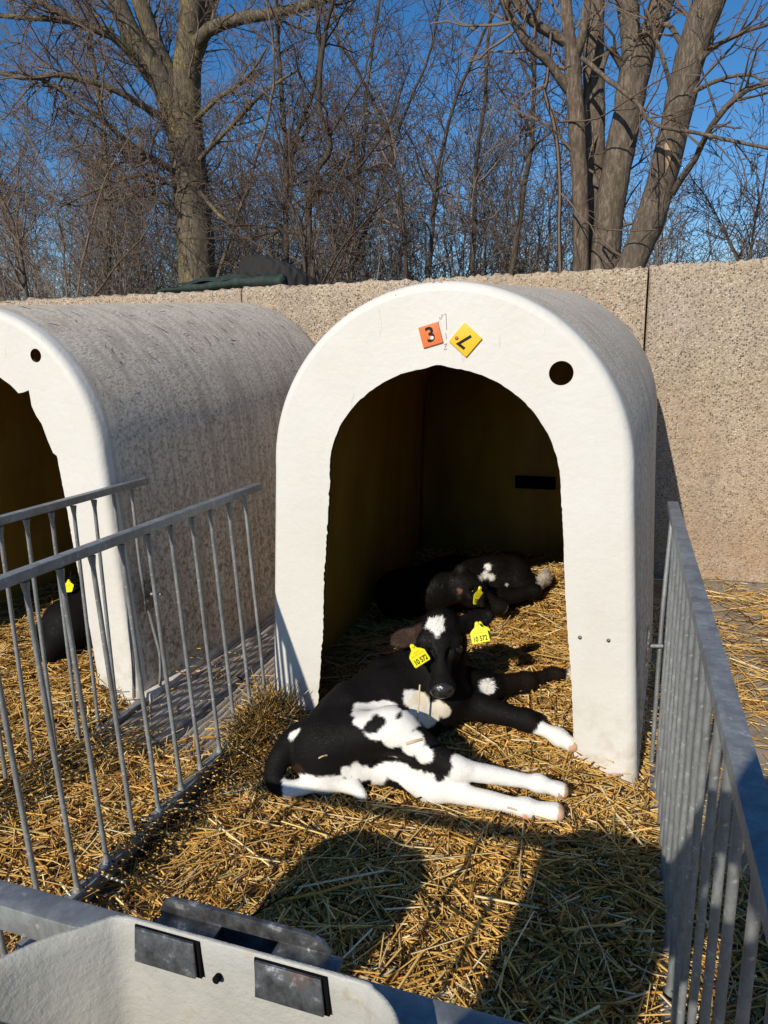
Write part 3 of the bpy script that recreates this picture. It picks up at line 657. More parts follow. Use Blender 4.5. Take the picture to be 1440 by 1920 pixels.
class Head:                  # local axes: r across, f from poll to nose, u out of the forehead
    def __init__(s, poll, f, u):
        s.o = np.array(poll, float); s.f = np.array(f, float)/np.linalg.norm(f); u = np.array(u, float); u -= s.f*(u@s.f); s.u = u/np.linalg.norm(u); s.r = np.cross(s.f, s.u)
    def p(s, r, f, u): return s.o+s.r*r+s.f*f+s.u*u
    def build(s, B, ears, g=1.0):
        ax = (s.r, s.f, s.u); p = lambda *a: s.p(*[q*g for q in a])
        B.ell(p(0, .050, -.040), ax, np.array((.064, .074, .054))*g, .025)
        B.ell(p(0, .005, -.045), ax, np.array((.050, .040, .050))*g, .03)
        B.cone(p(0, .075, -.034), p(0, .185, -.042), .043*g, .027*g, .025, flow=False)
        B.bones.append((p(0, .2, -.03), p(0, .0, -.03)))
        B.ell(p(0, .205, -.046), ax, np.array((.043, .034, .032))*g, .016)
        B.ell(p(0, .222, -.040), ax, np.array((.036, .022, .026))*g, .012)
        B.cone(p(0, .06, -.088), p(0, .19, -.080), .028*g, .019*g, .025, flow=False)
        B.ell(p(0, .205, -.083), ax, np.array((.027, .022, .014))*g, .010)
        for q in (-1, 1):
            B.ell(p(q*.042, .070, -.062), ax, np.array((.024, .045, .040))*g, .02)
            B.ell(p(q*.052, .068, -.016), ax, np.array((.018, .026, .014))*g, .012)
            B.ell(p(q*.062, .088, -.030), ax, np.array((.014, .018, .015))*g, .006, sub=True)
            B.ell(p(q*.026, .120, -.016), ax, np.array((.010, .034, .010))*g, .015, sub=True)
            B.ell(p(q*.024, .238, -.034), ax, np.array((.009, .014, .008))*g, .006, sub=True)
        B.cone(p(-.032, .226, -.069), p(.032, .226, -.069), .004*g, .004*g, .004, sub=True, flow=False)
        for e0, e1, n_ in ears:
            e0 = np.array(e0); e1 = np.array(e1); n_ = np.array(n_, float); d = (e1-e0)/np.linalg.norm(e1-e0); n_ -= d*(d@n_); n_ /= np.linalg.norm(n_); L = np.linalg.norm(e1-e0); m = np.cross(d, n_)
            B.cone(e0-d*.02, e0+d*.03, .02*g, .016*g, .015, flow=False); B.bones.append((e0, e1))
            B.ell(e0+d*L*.55, (d, m, n_), (L*.52, .036*g, .0125), .012)
            B.ell(e0+d*L*.60+n_*.0135, (d, m, n_), (L*.38, .023*g, .0115), .006, sub=True)
def ear_tag(parent, c, read, nrm, text, sc=1.0):
    M4 = frame(c, read, nrm); s = sc
    o = [(-.026, -.030), (.026, -.030), (.028, -.026), (.0275, .004), (.020, .012), (.010, .019), (.0065, .030), (.004, .035), (-.004, .035), (-.0065, .030), (-.010, .019), (-.020, .012), (-.0275, .004), (-.028, -.026)]
    bm = bmesh.new(); a = [bm.verts.new((x*s, y*s, .0012)) for x, y in o]; b = [bm.verts.new((x*s, y*s, -.0004)) for x, y in o]; bm.faces.new(a); bm.faces.new(b[::-1])
    for k in range(len(o)): bm.faces.new((a[k], b[k], b[(k+1) % len(o)], a[(k+1) % len(o)]))
    r = bmesh.ops.create_cone(bm, cap_ends=True, segments=12, radius1=.0075*s, radius2=.005*s, depth=.005*s); bmesh.ops.translate(bm, vec=(0, .029*s, .003), verts=r['verts'])
    bmesh.ops.transform(bm, matrix=M4, verts=bm.verts[:]); t_ = bevel_mesh('ear_tag', bm, MT['tag'], parent, 0, smooth=False)
    text_obj('print', text, .0205*s, MT['print'], t_, M4 @ Matrix.Translation((0, -.018*s, .0016)) @ Matrix.Diagonal((.80, 1.05, 1, 1)), .0005, .0002)
    A_ = Acc()
    for k in range(17):
        x = (-.02+.0025*k)*s
        if k % 5 != 4: A_.tube([M4 @ Vector((x, -.0015*s, .0014)), M4 @ Vector((x, .0025*s, .0014))], [.0005]*2, 4)
    A_.tube([M4 @ Vector((-.008*s, .0085*s, .0014)), M4 @ Vector((.010*s, .0085*s, .0014))], [.0006]*2, 4); A_.obj('print', MT['faint'], t_)
    return t_
def eyes(parent, H, g=1.0):
    for q in (-1, 1):
        bm = bmesh.new(); bmesh.ops.create_uvsphere(bm, u_segments=16, v_segments=10, radius=.0145*g); bmesh.ops.translate(bm, vec=H.p(q*.056*g, .088*g, -.030*g), verts=bm.verts[:]); bevel_mesh('eye', bm, MT['eye'], parent)
def relocate(root, loc):     # the thing's empty sits at its base, its meshes keep their places
    for c in root.children: c.location = -Vector(loc)
    root.location = loc

# ------------------------------------------------------------------ calf in front
K1 = thing('calf', 'calf facing the camera, white hind legs stretched on the straw outside the doorway', 'calf', group='calves in the hutches')
B = Body((-.56, -.60, .02), (.60, .62, .60), .006)
B.chain([(-.290, -.310, .165), (-.225, -.17, .180), (-.15, -.05, .200), (-.055, .06, .225)], [.088, .112, .122, .112], .05)
B.ell((-.15, -.07, .17), ((.75, .65, 0), (-.65, .75, 0), (0, 0, 1)), (.23, .135, .11), .05)
up_leg = [(-.255, -.31, .190), (-0.065, -0.271, 0.245), (0.116, -0.295, 0.170), (0.340, -0.229, 0.125), (0.404, -0.225, 0.112)]
B.chain(up_leg[:3], [.085, .058, .034], .04); B.chain(up_leg[2:], [.030, .0195, .024], .010)
B.cone((0.103, -0.291, 0.172), (0.133, -0.292, 0.165), .034, .030, .02, flow=False)
lo_leg = [(-.25, -.345, .115), (-0.107, -0.265, 0.125), (0.065, -0.323, 0.115), (0.318, -0.310, 0.098), (0.397, -0.304, 0.096)]
B.chain(lo_leg[:3], [.062, .050, .036], .03); B.chain(lo_leg[2:], [.032, .0205, .026], .010)
B.cone((0.045, -0.319, 0.115), (0.080, -0.321, 0.113), .036, .033, .02, flow=False)
fr_leg = [(-.05, .03, .235), (0.033, 0.057, 0.190), (0.267, 0.056, 0.155), (0.371, 0.029, 0.128), (0.415, 0.011, 0.118)]
B.chain(fr_leg, [.088, .054, .030, .0195, .024], .03); B.ell(fr_leg[2], ((1, 0, 0), (0, 1, 0), (0, 0, 1)), (.036, .034, .034), .02)
fl_leg = [(.0, .10, .235), (0.126, 0.172, 0.190), (0.234, 0.296, 0.170), (0.318, 0.400, 0.158), (0.375, 0.434, 0.150)]
B.chain(fl_leg, [.075, .042, .029, .020, .023], .03)
B.chain([(-.06, .06, .27), (-.03, .10, .36), (-.012, .075, .43)], [.105, .085, .062], .05)
B.ell((.0, .0, .23), ((1, 0, 0), (0, 1, 0), (0, 0, 1)), (.085, .075, .075), .05)
tail = smooth_path([(-0.342, -0.321, 0.215), (-0.367, -0.379, 0.180), (-0.384, -0.404, 0.130), (-0.367, -0.421, 0.100), (-0.319, -0.423, 0.100), (-0.264, -0.392, 0.108), (-0.202, -0.364, 0.106), (-0.149, -0.363, 0.095), (-0.120, -0.377, 0.080)], 17)
B.chain(tail, np.interp(np.linspace(0, 1, 17), [0, .3, .5, .8, 1], [.034, .026, .022, .022, .010]), .012)
for l_, r_ in ((up_leg, .026), (lo_leg, .028), (fr_leg, .026), (fl_leg, .025)):
    a, b = np.array(l_[3]), np.array(l_[4]); d = (b-a)/np.linalg.norm(b-a); B.cone(a, a+d*.004, .0285, .0285, .012, flow=False)
    B.ell(b+d*.028, (d, np.cross(d, (0, 0, 1)), np.cross(np.cross(d, (0, 0, 1)), d)), (.03, .0025, .05), .004, sub=True)
H1 = Head((-0.010, 0.032, 0.470), (.25, -.75, -.59), (.22, -.73, .62))
ear_r = (H1.p(-.05, .012, -.042), (0.134, 0.167, 0.455), (.15, -.85, .40)); ear_l = (H1.p(.05, .012, -.042), (-0.144, -0.017, 0.400), (-.1, -.8, .55))
H1.build(B, [ear_r, ear_l])
B.ell((0.319, -0.327, 0.082), ((1, 0, 0), (0, 1, 0), (0, 0, 1)), (.010, .008, .009), .006)
for p_, r_ in (((-.245, -.20, .275), .035), ((-.30, -.33, .225), .03), ((-.10, .03, .315), .035), ((-.02, .12, .32), .04)): B.ell(p_, ((1, 0, 0), (0, 1, 0), (0, 0, 1)), (r_, r_, r_*.8), .035)
B.chain([(-.285, -.30, .255), (-.26, -.17, .285), (-.19, -.03, .312), (-.10, .08, .33)], [.014]*4, .035)
B.ell((-0.061, -0.431, 0.270), ((.7, .7, 0), (-.7, .7, 0), (0, 0, 1)), (.10, .012, .03), .03, sub=True)
for k in range(5): B.chain([(-.205+.026*k, -.10+.037*k, .30), (-.13+.026*k, -.145+.037*k, .27), (-.075+.026*k, -.165+.037*k, .21)], [.008]*3, .02)
V, F = B.skin(); V = V+vnormals(V, F)*(.0025*wob(V, 20)+.0012*wob(V+2, 60))[:, None]
def rc(x0, x1, r, col=WHITE): return (x0, x1, r, r, col)
pat1 = [rc((-0.079, -0.440, 0.380), (-0.222, -0.057, 0.160), .036), rc((-0.031, -0.425, 0.380), (-0.163, -0.039, 0.160), .036), rc((0.016, -0.431, 0.360), (-0.092, -0.089, 0.160), .032), rc((-0.044, -0.477, 0.360), (-0.152, -0.178, 0.180), .026),
        rc((0.012, -0.487, 0.360), (-0.085, -0.190, 0.180), .038), rc((0.051, -0.479, 0.340), (-0.032, -0.203, 0.170), .036), rc((0.078, -0.461, 0.300), (0.021, -0.256, 0.170), .026), rc((-0.115, -0.414, 0.380), (-0.240, -0.096, 0.200), .012),
        rc((-0.031, -0.501, 0.400), (-0.153, -0.159, 0.200), .024, BLACK), rc((-0.035, -0.529, 0.400), (-0.158, -0.194, 0.200), .021, BLACK),
        rc((-0.146, -0.443, 0.200), (-0.205, -0.273, 0.080), .016), rc((-0.123, -0.423, 0.200), (-0.177, -0.259, 0.080), .024), rc((-0.083, -0.438, 0.220), (-0.062, -0.300, 0.130), .026), rc((-0.081, -0.404, 0.180), (-0.111, -0.230, 0.050), .034), rc((-0.115, -0.398, 0.180), (-0.163, -0.229, 0.050), .028), rc((-0.047, -0.345, 0.160), (0.050, -0.336, 0.120), .040), (lo_leg[2], lo_leg[4], .055, .07, WHITE),
        rc((0.148, -0.304, 0.170), (0.415, -0.229, 0.110), .052), rc((0.098, -0.403, 0.260), (0.090, -0.281, 0.160), .022, BLACK), rc((0.131, -0.375, 0.240), (0.105, -0.315, 0.180), .014, BLACK), rc((0.058, -0.416, 0.220), (0.086, -0.328, 0.160), .016, BLACK),
        rc((-0.026, -0.216, 0.320), (-0.127, 0.119, 0.140), .030, WHITE), rc((0.004, -0.248, 0.320), (-0.091, 0.082, 0.140), .036, CREAM), rc((0.031, -0.246, 0.300), (-0.047, 0.041, 0.140), .032, CREAM), rc((0.052, -0.148, 0.260), (-0.002, 0.070, 0.140), .018, CREAM), rc((-0.011, -0.248, 0.280), (-0.084, -0.003, 0.140), .030, WHITE), rc((-0.048, -0.188, 0.320), (-0.140, 0.114, 0.160), .014, WHITE), rc((0.020, -0.223, 0.260), (-0.047, 0.021, 0.120), .022, CREAM), rc((0.032, -0.146, 0.280), (-0.015, 0.049, 0.160), .010, CREAM),
        rc((0.353, 0.030, 0.135), (0.428, 0.004, 0.115), .05), rc((0.321, -0.342, 0.090), (0.319, -0.324, 0.080), .009, PINK), rc((0.415, -0.044, 0.130), (0.418, 0.016, 0.110), .012, PINK), rc((0.139, 0.086, 0.240), (0.114, 0.231, 0.160), .026), rc((0.361, 0.417, 0.160), (0.415, 0.446, 0.150), .03, CREAM),
        rc(H1.p(.018, .018, .01), H1.p(.004, .036, .012), .021), rc(H1.p(.004, .036, .012), H1.p(.006, .066, .012), .008), rc(H1.p(-.004, .006, .01), H1.p(-.008, .02, .01), .010),
        rc((0.198, 0.226, 0.190), (0.315, 0.406, 0.155), .05, (.016, .010, .008)), rc((-0.301, -0.493, 0.200), (-0.316, -0.386, 0.120), .022, (.03, .018, .012)), rc(tail[8], tail[12], .034), rc(tail[12], tail[16], .034), rc((-0.326, -0.365, 0.260), (-0.343, -0.358, 0.220), .012), rc(ear_l[0], ear_l[1], .03, BROWN)]
paint1 = painter(pat1)
nose = H1.p(0, .232, -.045); cen = V[F].mean(1)
mi = np.zeros(len(F), int); mi[(np.linalg.norm(cen-nose, axis=1) < .038) & ((cen-H1.o)@H1.f > .212) & ((cen-H1.o)@H1.u > -.066)] = 1
for l_ in (up_leg, lo_leg, fr_leg, fl_leg):
    a, b = np.array(l_[3]), np.array(l_[4]); d = (b-a)/np.linalg.norm(b-a); mi[((cen-b)@d > .006) & (np.linalg.norm(cen-b, axis=1) < .06)] = 2
tint = paint1(V)
body1 = mesh_obj('body', V, F, [MT['coat'], MT['nose'], MT['hoof']], K1, midx=mi, tint=tint); B1 = B
hoofs = [np.array(l_[4]) for l_ in (up_leg, lo_leg, fr_leg, fl_leg)]
def skip1(P):
    m_ = (np.linalg.norm(P-nose, axis=1) < .042)
    for l_ in (up_leg, lo_leg, fr_leg, fl_leg):
        a, b = np.array(l_[3]), np.array(l_[4]); d = (b-a)/np.linalg.norm(b-a); m_ |= ((P-b)@d > .006) & (np.linalg.norm(P-b, axis=1) < .06)
    return m_
bris = np.array((-0.044, -0.085, 0.220)); tl = tail[8:]
def len1(P):
    L = np.full(len(P), .016); L = np.maximum(L, .030*np.exp(-(np.linalg.norm(P-bris, axis=1)/.09)**2))
    L = np.maximum(L, np.where(np.min(np.linalg.norm(P[:, None]-tl[None], axis=2), 1) < .035, .026, 0)); return np.where((P-H1.o)@H1.f > .12, .006, L)*np.where(np.linalg.norm(P-H1.o, axis=1) < .2, .8, 1)
fb = [(np.array(b), np.array(a)) if i < 3 else (np.array(a), np.array(b)) for i, (a, b) in enumerate(B.bones)]
fur_mesh(V, F, paint1, fb, 95000, len1, .0008, body1, 11, skip1, .5)
eyes(K1, H1)
vr = np.array((0.947845, 0.318216, -0.018123)); vu = np.array((-0.052563, 0.212140, 0.975825)); vb = np.array((0.314368, -0.923978, 0.217803))
def tilt(a): return vr*math.cos(math.radians(a))+vu*math.sin(math.radians(a))
ear_tag(K1, (0.116, 0.055, 0.432), tilt(14)+vb*.2, vb+np.array((0, 0, .15)), '10 572', 1.01)
ear_tag(K1, (-0.040, -0.105, 0.407), tilt(27)-vb*.45, vb-vr*.2+np.array((0, 0, .15)), '10 572', 1.03)
ear_tag(K1, (0.118, 0.095, 0.422), tilt(14)+vb*.2, vb, '', .92)
relocate(K1, (-.08, -.08, .07))

# ------------------------------------------------------------------ calf behind it
K2 = thing('calf', 'black calf curled up deep inside the hutch behind the other calf, single white blaze', 'calf', group='calves in the hutches')
B = Body((-.62, .55, .08), (.42, 1.55, .60), .0075)
B.chain([(-.40, .88, .23), (-.20, 1.03, .245), (.03, 1.22, .235)], [.11, .13, .112], .05)
B.ell((.05, 1.18, .22), ((1, 0, 0), (0, 1, 0), (0, 0, 1)), (.09, .10, .10), .05)
B.ell((-.02, 1.13, .325), ((1, 0, 0), (0, 1, 0), (0, 0, 1)), (.05, .06, .03), .04)
B.chain([(-.40, .84, .26), (-.24, .77, .30), (-.10, .83, .32)], [.095, .078, .06], .04)
H2 = Head((-0.084, 0.773, 0.370), (.80, .22, -.50), (.38, -.52, .80))
e2 = (H2.p(-.05, .012, -.042), (-0.005, 0.721, 0.285), (.3, -.8, .4)); e3 = (H2.p(.05, .012, -.042), (-0.123, 0.842, 0.400), (.1, -.6, .7))
H2.build(B, [e2, e3], .95)
lg = [(.02, 1.10, .21), (0.016, 0.957, 0.215), (0.161, 1.101, 0.225), (0.191, 1.256, 0.240), (0.193, 1.328, 0.250)]
B.chain(lg, [.06, .036, .028, .024, .022], .03)
V, F = B.skin()
pat2 = [rc((0.029, 0.665, 0.460), (-0.088, 1.309, 0.260), .015), rc((0.038, 0.552, 0.460), (-0.069, 1.124, 0.280), .019), rc((0.067, 0.547, 0.460), (-0.030, 1.101, 0.280), .016), rc((0.118, 0.512, 0.450), (0.044, 1.071, 0.260), .006), rc((0.183, 1.156, 0.240), (0.206, 1.349, 0.250), .03, (.50, .44, .35)), rc((-0.039, 0.470, 0.420), (-0.115, 0.813, 0.300), .012, (.16, .07, .05))]
paint2 = painter(pat2, 3); nose2 = H2.p(0, .222, -.043); cen = V[F].mean(1); mi = (np.linalg.norm(cen-nose2, axis=1) < .030).astype(int)
body2 = mesh_obj('body', V, F, [MT['coat'], MT['nose']], K2, midx=mi, tint=paint2(V)); B2 = B
fur_mesh(V, F, paint2, B.bones, 34000, lambda P: np.where(np.linalg.norm(P-np.array(lg[3]), axis=1) < .06, .026, .016), .0009, body2, 12, lambda P: np.linalg.norm(P-nose2, axis=1) < .034, .5)
eyes(K2, H2, .95)
ear_tag(K2, (-0.018, 0.740, 0.310), tilt(-9)-vb*.85, vb+vr*.75, '10 573', 1.15)
ear_tag(K2, (-0.042, 0.780, 0.303), tilt(-9)-vb*.85, vb+vr*.75, '', 1.0)
relocate(K2, (-.1, 1.0, .12))

# ------------------------------------------------------------------ calf in the left hutch
K3 = thing('calf', 'black calf lying in the straw of the left hutch, half hidden by the fence bars', 'calf', group='calves in the hutches')
c3 = np.array((-1.667, 0.224, 0.210)); o3 = c3-np.array((.5, .4, .19)); B = Body(o3, o3+np.array((1.1, 1.2, .62)), .009)
B.chain([c3, c3+(.08, .18, .03), c3+(.12, .42, .03)], [.105, .13, .12], .05)
B.chain([c3+(.03, .0, -.02), c3+(.0, -.11, -.07), c3+(-.05, -.02, -.11)], [.085, .05, .03], .04)
B.chain([c3+(.12, .40, .08), c3+(.07, .42, .19)], [.09, .065], .04)
H3 = Head(c3+(.06, .40, .25), (-.75, -.2, -.55), (-.4, -.3, .8))
H3.build(B, [(H3.p(-.05, .012, -.042), H3.p(-.13, .0, -.06), (0, -.6, .7)), (H3.p(.05, .012, -.042), H3.p(.13, .0, -.06), (0, -.6, .7))], .95)
B.chain(smooth_path([c3+(-.02, -.06, .05), c3+(-.09, -.09, -.02), c3+(-.10, -.06, -.09)], 6), [.022, .02, .018, .015, .013, .01], .012)
V, F = B.skin(); paint3 = painter([], 8); body3 = mesh_obj('body', V, F, [MT['coat']], K3, tint=paint3(V)); B3 = B
fur_mesh(V, F, paint3, B.bones, 14000, lambda P: np.full(len(P), .012), .0010, body3, 13)
eyes(K3, H3, .95)
ear_tag(K3, (-1.678, 0.254, 0.360), (.95, .3, .1), (.2, -.55, .8), '', 1.0)
relocate(K3, tuple(c3+(.08, .18, -.14)))

# ------------------------------------------------------------------ loose straw over the mats
def clear(x, y, zf):
    P = np.stack([x, y, zf(x, y)+.02], -1); return (B1.at(P) > .004) & (B2.at(P) > .004) & (B3.at(P) > .004)
in2 = lambda x, y: clear(x, y, zs) & (np.abs(x) < .655) & ((x > -.605) | (y > -.12) | (rng.random(len(x)) < .10))
parts = [straw('s', 27000, (-.655, .635), (-1.25, .05), zs, in2, .034), straw('s', 15000, (-.60, .60), (.05, .95), zs, in2, .034), straw('s', 7000, (-.58, .60), (.95, 1.9), zs, in2, .034),
         straw('s', 6500, (-.655, .635), (-1.25, 1.0), zs, in2, .04, 1.9, .22, up=.024), straw('s', 9000, (-.56, .635), (-1.25, .8), zs, in2, .04, .5, .5, up=.012)]
hx = rng.normal(-.575, .04, 900); hy = rng.normal(-.10, .10, 900); hz = zs(hx, hy)+rng.uniform(-.02, .05, 900)
V, F = straw_arrays(hx, hy, hz, rng.uniform(.08, .22, 900), rng.uniform(0, 6.28, 900), rng.uniform(-.2, 1.25, 900), rng.uniform(.0008, .0018, 900), rng.normal(0, .06, 900))
parts.append((V, F, np.repeat(straw_colors(900, .12)*.9, 9, 0)))
straw_obj('straw_bedding', parts)
in1 = lambda x, y: clear(x, y, zs1) & (x < -1.2) & (np.abs(x+1.79) < .66)
straw_obj('straw_bedding', [straw('s', 15000, (-2.45, -1.19), (-1.3, 1.0), zs1, in1, .034), straw('s', 1200, (-2.4, -1.2), (-1.2, .9), zs1, in1, .05, 1.7, .5, up=.026)])
zc = lambda x, y: np.asarray(x)*0+.004
aisle_keep = lambda x, y: rng.random(len(x)) < np.clip(.25-(y+.25)*1.6, .02, 1)*np.where(x > -.80, 1, .8)
za = lambda x, y: zc(x, y)+.05*np.clip((-.15-np.asarray(y))/.3, 0, 1)*(1+.3*wob(np.stack([np.asarray(x), np.asarray(y), np.asarray(x)*0], -1), 9))
straw_obj('straw_litter', [straw('s', 11000, (-1.19, -.66), (-1.5, .35), za, aisle_keep, .03, 1.15), straw('s', 260, (-1.15, -.66), (.1, 1.6), zc, None, .004, 1, .05)])
rk = lambda x, y: rng.random(len(x)) < np.clip((2.25-y)/.9, .15, 1)*1.0*(.12+.60*np.clip((wob(np.stack([x, y, 0*x], -1), 2.3)+.15)*2.2, 0, 1))
straw_obj('straw_litter', [straw('s', 15000, (.69, 2.4), (-1.7, 2.2), zc, rk, .008, 1.1, .10), straw('s', 900, (.69, 1.6), (1.55, 2.24), zc, rk, .01, 1, .2), straw('s', 1500, (.62, .72), (-1.5, .3), zc, None, .03, 1, .3)])
straw_obj('straw_litter', [straw('s', 5000, (.69, 1.6), (-1.6, -.3), zc, None, .02, 1.1, .2)])
# straws lying on the calf in front
def stalk(nm, label, pts, r=.0022, col=(.62, .46, .22)):
    A_ = Acc(); p = smooth_path(pts, 9); A_.tube(p, [r]*9, 6); o = A_.obj(nm, MT['straw'], tint=np.repeat([col], 54, 0)); return tag(o, label, 'straw stalk', 'single straw stalks on the calf')
stalk('straw_stalk', 'upright straw stalk standing in front of the cream brisket fur of the calf', [(-0.020, -0.179, 0.190), (-0.017, -0.182, 0.270), (-0.022, -0.144, 0.330)], .0026)
stalk('straw_stalk', 'short pale straw stalk lying across the white knee of the calf', [(0.027, -0.448, 0.315), (0.046, -0.434, 0.318), (0.061, -0.413, 0.315)], .0038, (.72, .50, .32))
stalk('straw_stalk', 'small straw stalk on the black rump of the calf', [(-0.163, -0.575, 0.315), (-0.155, -0.568, 0.318), (-0.148, -0.556, 0.315)], .002)

# grooved slab between the hutches
n = 420; gx = np.linspace(-1.14, -.62, n); gy = np.linspace(-.35, 2.2, 60); X, Y = np.meshgrid(gx, gy, indexing='ij')
Z = .006+.016*np.abs(np.sin(X*math.pi/.026+.15*wob(np.stack([X, Y, 0*X], -1), 9)))**.8*(1+.5*wob(np.stack([X, Y, 0*X], -1), 22))
V = np.stack([X, Y, Z], -1).reshape(-1, 3); i = (np.arange(n-1)[:, None]*60+np.arange(59)[None]).ravel()
tag(mesh_obj('grooved_slab', V, np.stack([i, i+60, i+61, i+1], 1), MT['groove']), kind='structure')



# ------------------------------------------------------------------ things on the wall
T = thing('tyre', 'black worn tyre leaning behind the wall at the end of the green sandbag', 'tyre', (-1.80, 2.70, 1.72))
Vt = []; Ft = []; nu, nv = 72, 20
for i in range(nu):
    for j in range(nv):
        a = i*2*math.pi/nu; b = j*2*math.pi/nv; w = .10; rr = .085
        x = math.copysign(abs(math.cos(b))**.6, math.cos(b))*rr; y = math.copysign(abs(math.sin(b))**.5, math.sin(b))*w
        tr = 0
        if math.cos(b) > .55: tr = .010*(1 if ((i+(j % 4)*2) % 4) < 3 else 0)-.004*(j % 3 == 0)
        R_ = .26+x+tr; Vt.append((R_*math.cos(a), y, R_*math.sin(a)))
        Ft.append([i*nv+j, i*nv+(j+1) % nv, ((i+1) % nu)*nv+(j+1) % nv, ((i+1) % nu)*nv+j])
o = mesh_obj('carcass', Vt, Ft, MT['rubber'], T, smooth=False); o.rotation_euler = (math.radians(62), math.radians(10), math.radians(-18))
o.location = (0, 0, .0)
n = 60; V = []; m = 16
for i in range(n):
    q = i/(n-1); x = -2.57+.93*q; zc_ = 1.765+.012*math.sin(q*7); ry = .055+.012*math.sin(q*9+1); rz = (.011+.024*math.sin(min(q*1.25, 1)*math.pi*.62))+.003*math.sin(q*31)
    for j in range(m):
        b = j*2*math.pi/m; fold = .006*math.sin(3*b+q*9)+(.010*(j == 4)-.008*(j == 5))
        V.append((x, 2.37+ry*math.cos(b), 1.725+rz+.012*q+(rz+fold)*math.sin(b)))
F = [[i*m+j, i*m+(j+1) % m, (i+1)*m+(j+1) % m, (i+1)*m+j] for i in range(n-1) for j in range(m)]+[list(range(m))[::-1], [(n-1)*m+j for j in range(m)]]
tag(mesh_obj('sandbag', V, F, MT['cloth']), 'long dark green cloth sandbag lying on top of the concrete wall', 'sandbag')
# flap of the roll
V = []; n = 40
for i in range(n):
    q = i/(n-1); x = -2.53+.90*q
    for j in range(5):
        w = j/4; V.append((x, 2.33+.10*w+.004*math.sin(q*30+j), 1.775+.055*math.sin(q*2.6+.2)*(.6+.4*w)-.02*(1-w)+.004*math.sin(q*23+j*2)))
F = [[i*5+j, (i+1)*5+j, (i+1)*5+j+1, i*5+j+1] for i in range(n-1) for j in range(4)]
fo = mesh_obj('flap', V, F, MT['cloth'], bpy.data.objects['sandbag'])

# ------------------------------------------------------------------ trees
class Tree:
    def __init__(s, name, label, cat, loc, bark_m, twig_m, group=None, seed=1):
        s.T = thing(name, label, cat, loc, group); s.loc = np.array(loc, float); s.t = Acc(); s.c = Acc(); s.bm = bark_m; s.tm = twig_m; s.r = np.random.default_rng(seed)
    def put(s, pts, rad):
        big = rad[0] > .018
        (s.t if big else s.c).tube(np.asarray(pts)-s.loc, rad, 12 if rad[0] > .06 else 6 if big else 3)
    def limb(s, pts, r0, r1, kids, lev, klen, wig=.01, n=None, t0=.15, up=.15, spread=(.5, 1.15), tmin=0):
        L = sum(np.linalg.norm(np.subtract(a, b)) for a, b in zip(pts[1:], pts[:-1])); n = n or max(6, int(L/.12))
        P = smooth_path(pts, n); w = np.cumsum(s.r.normal(size=P.shape)*wig*.4, 0); w -= np.linspace(0, 1, n)[:, None]*w[-1]; P = P+w
        rad = np.linspace(r0, r1, n)*(1+.025*s.r.normal(size=n)); s.put(P, rad)
        T_ = np.gradient(P, axis=0); T_ /= np.linalg.norm(T_, axis=1)[:, None]
        for _ in range(kids):
            i = int(s.r.uniform(t0, .99)*(n-1)); s.kid(P[i], T_[i], rad[i], klen, lev, up, spread)
        return P
    def kid(s, p, t, r, L, lev, up, spread=(.5, 1.15)):
        a = s.r.normal(size=3); a -= t*(a@t); a /= np.linalg.norm(a)+1e-9; th = s.r.uniform(*spread); d = t*math.cos(th)+a*math.sin(th)
        s.grow(p, d, L*s.r.uniform(.5, 1.25), min(r*.5, .0042+.0055*lev), lev, up)
    def grow(s, p, d, L, r, lev, up):
        n = max(4, int(L/.10)) if lev > 0 else max(3, min(6, int(L/.07))); st = L/(n-1); P = [np.array(p)]; D = []
        for i in range(n-1):
            d = d+s.r.normal(size=3)*(.19 if lev else .26); d[2] += up*.25; d = d/np.linalg.norm(d); P.append(P[-1]+d*st); D.append(d)
        r = max(r, MINR); rad = np.linspace(r, max(r*.4, MINR*.8), n); s.put(P, rad)
        if lev > 0:
            for _ in range(max(2, int(L*s.kd*s.r.uniform(.7, 1.3)))):
                i = s.r.integers(1, n-1) if n > 2 else 0; s.kid(P[i], D[i], rad[i], L*.45, lev-1, up)
    kd = 11.
    def done(s):
        if s.t.n: s.t.obj('trunk', s.bm, s.T)
        if s.c.n: s.c.obj('crown', s.tm, s.T)
        return s.T
MINR = .0029
# thick tree on the left
bt = Tree('bare_tree', 'thick grey bare tree rising behind the green sandbag, moss on its leaning upper limbs', 'tree', (-3.75, 6.5, 1.5), MT['bark'], MT['twig'], None, 21)
bt.limb([(-4.943, 6.500, 1.766), (-4.909, 6.500, 2.440), (-4.908, 6.500, 3.094), (-4.930, 6.500, 3.730), (-4.937, 6.500, 4.256)], .24, .22, 16, 2, 1.0, .006, 26, .3, .0)
bt.limb([(-4.942, 6.500, 4.195), (-4.858, 6.500, 4.698), (-4.756, 6.500, 5.154), (-4.563, 6.400, 5.763)], .20, .14, 12, 2, 1.0, .006, 18)
bt.limb([(-5.002, 6.500, 4.140), (-5.042, 6.400, 4.630), (-5.146, 6.300, 5.021), (-5.263, 6.200, 5.513), (-5.359, 6.200, 5.862)], .135, .085, 12, 2, 1.0, .01, 18)
bt.limb([(-5.057, 6.500, 4.054), (-5.112, 6.300, 4.608), (-5.339, 6.100, 5.034), (-5.444, 6.000, 5.405), (-5.590, 6.000, 5.759)], .15, .095, 12, 2, 1.0, .01, 18)
bt.limb([(-4.756, 6.500, 4.980), (-4.422, 6.400, 5.099), (-3.970, 6.300, 5.092), (-3.374, 6.200, 5.052), (-2.813, 6.100, 5.043), (-2.500, 6.100, 5.147)], .085, .035, 14, 2, .9, .012, 18)
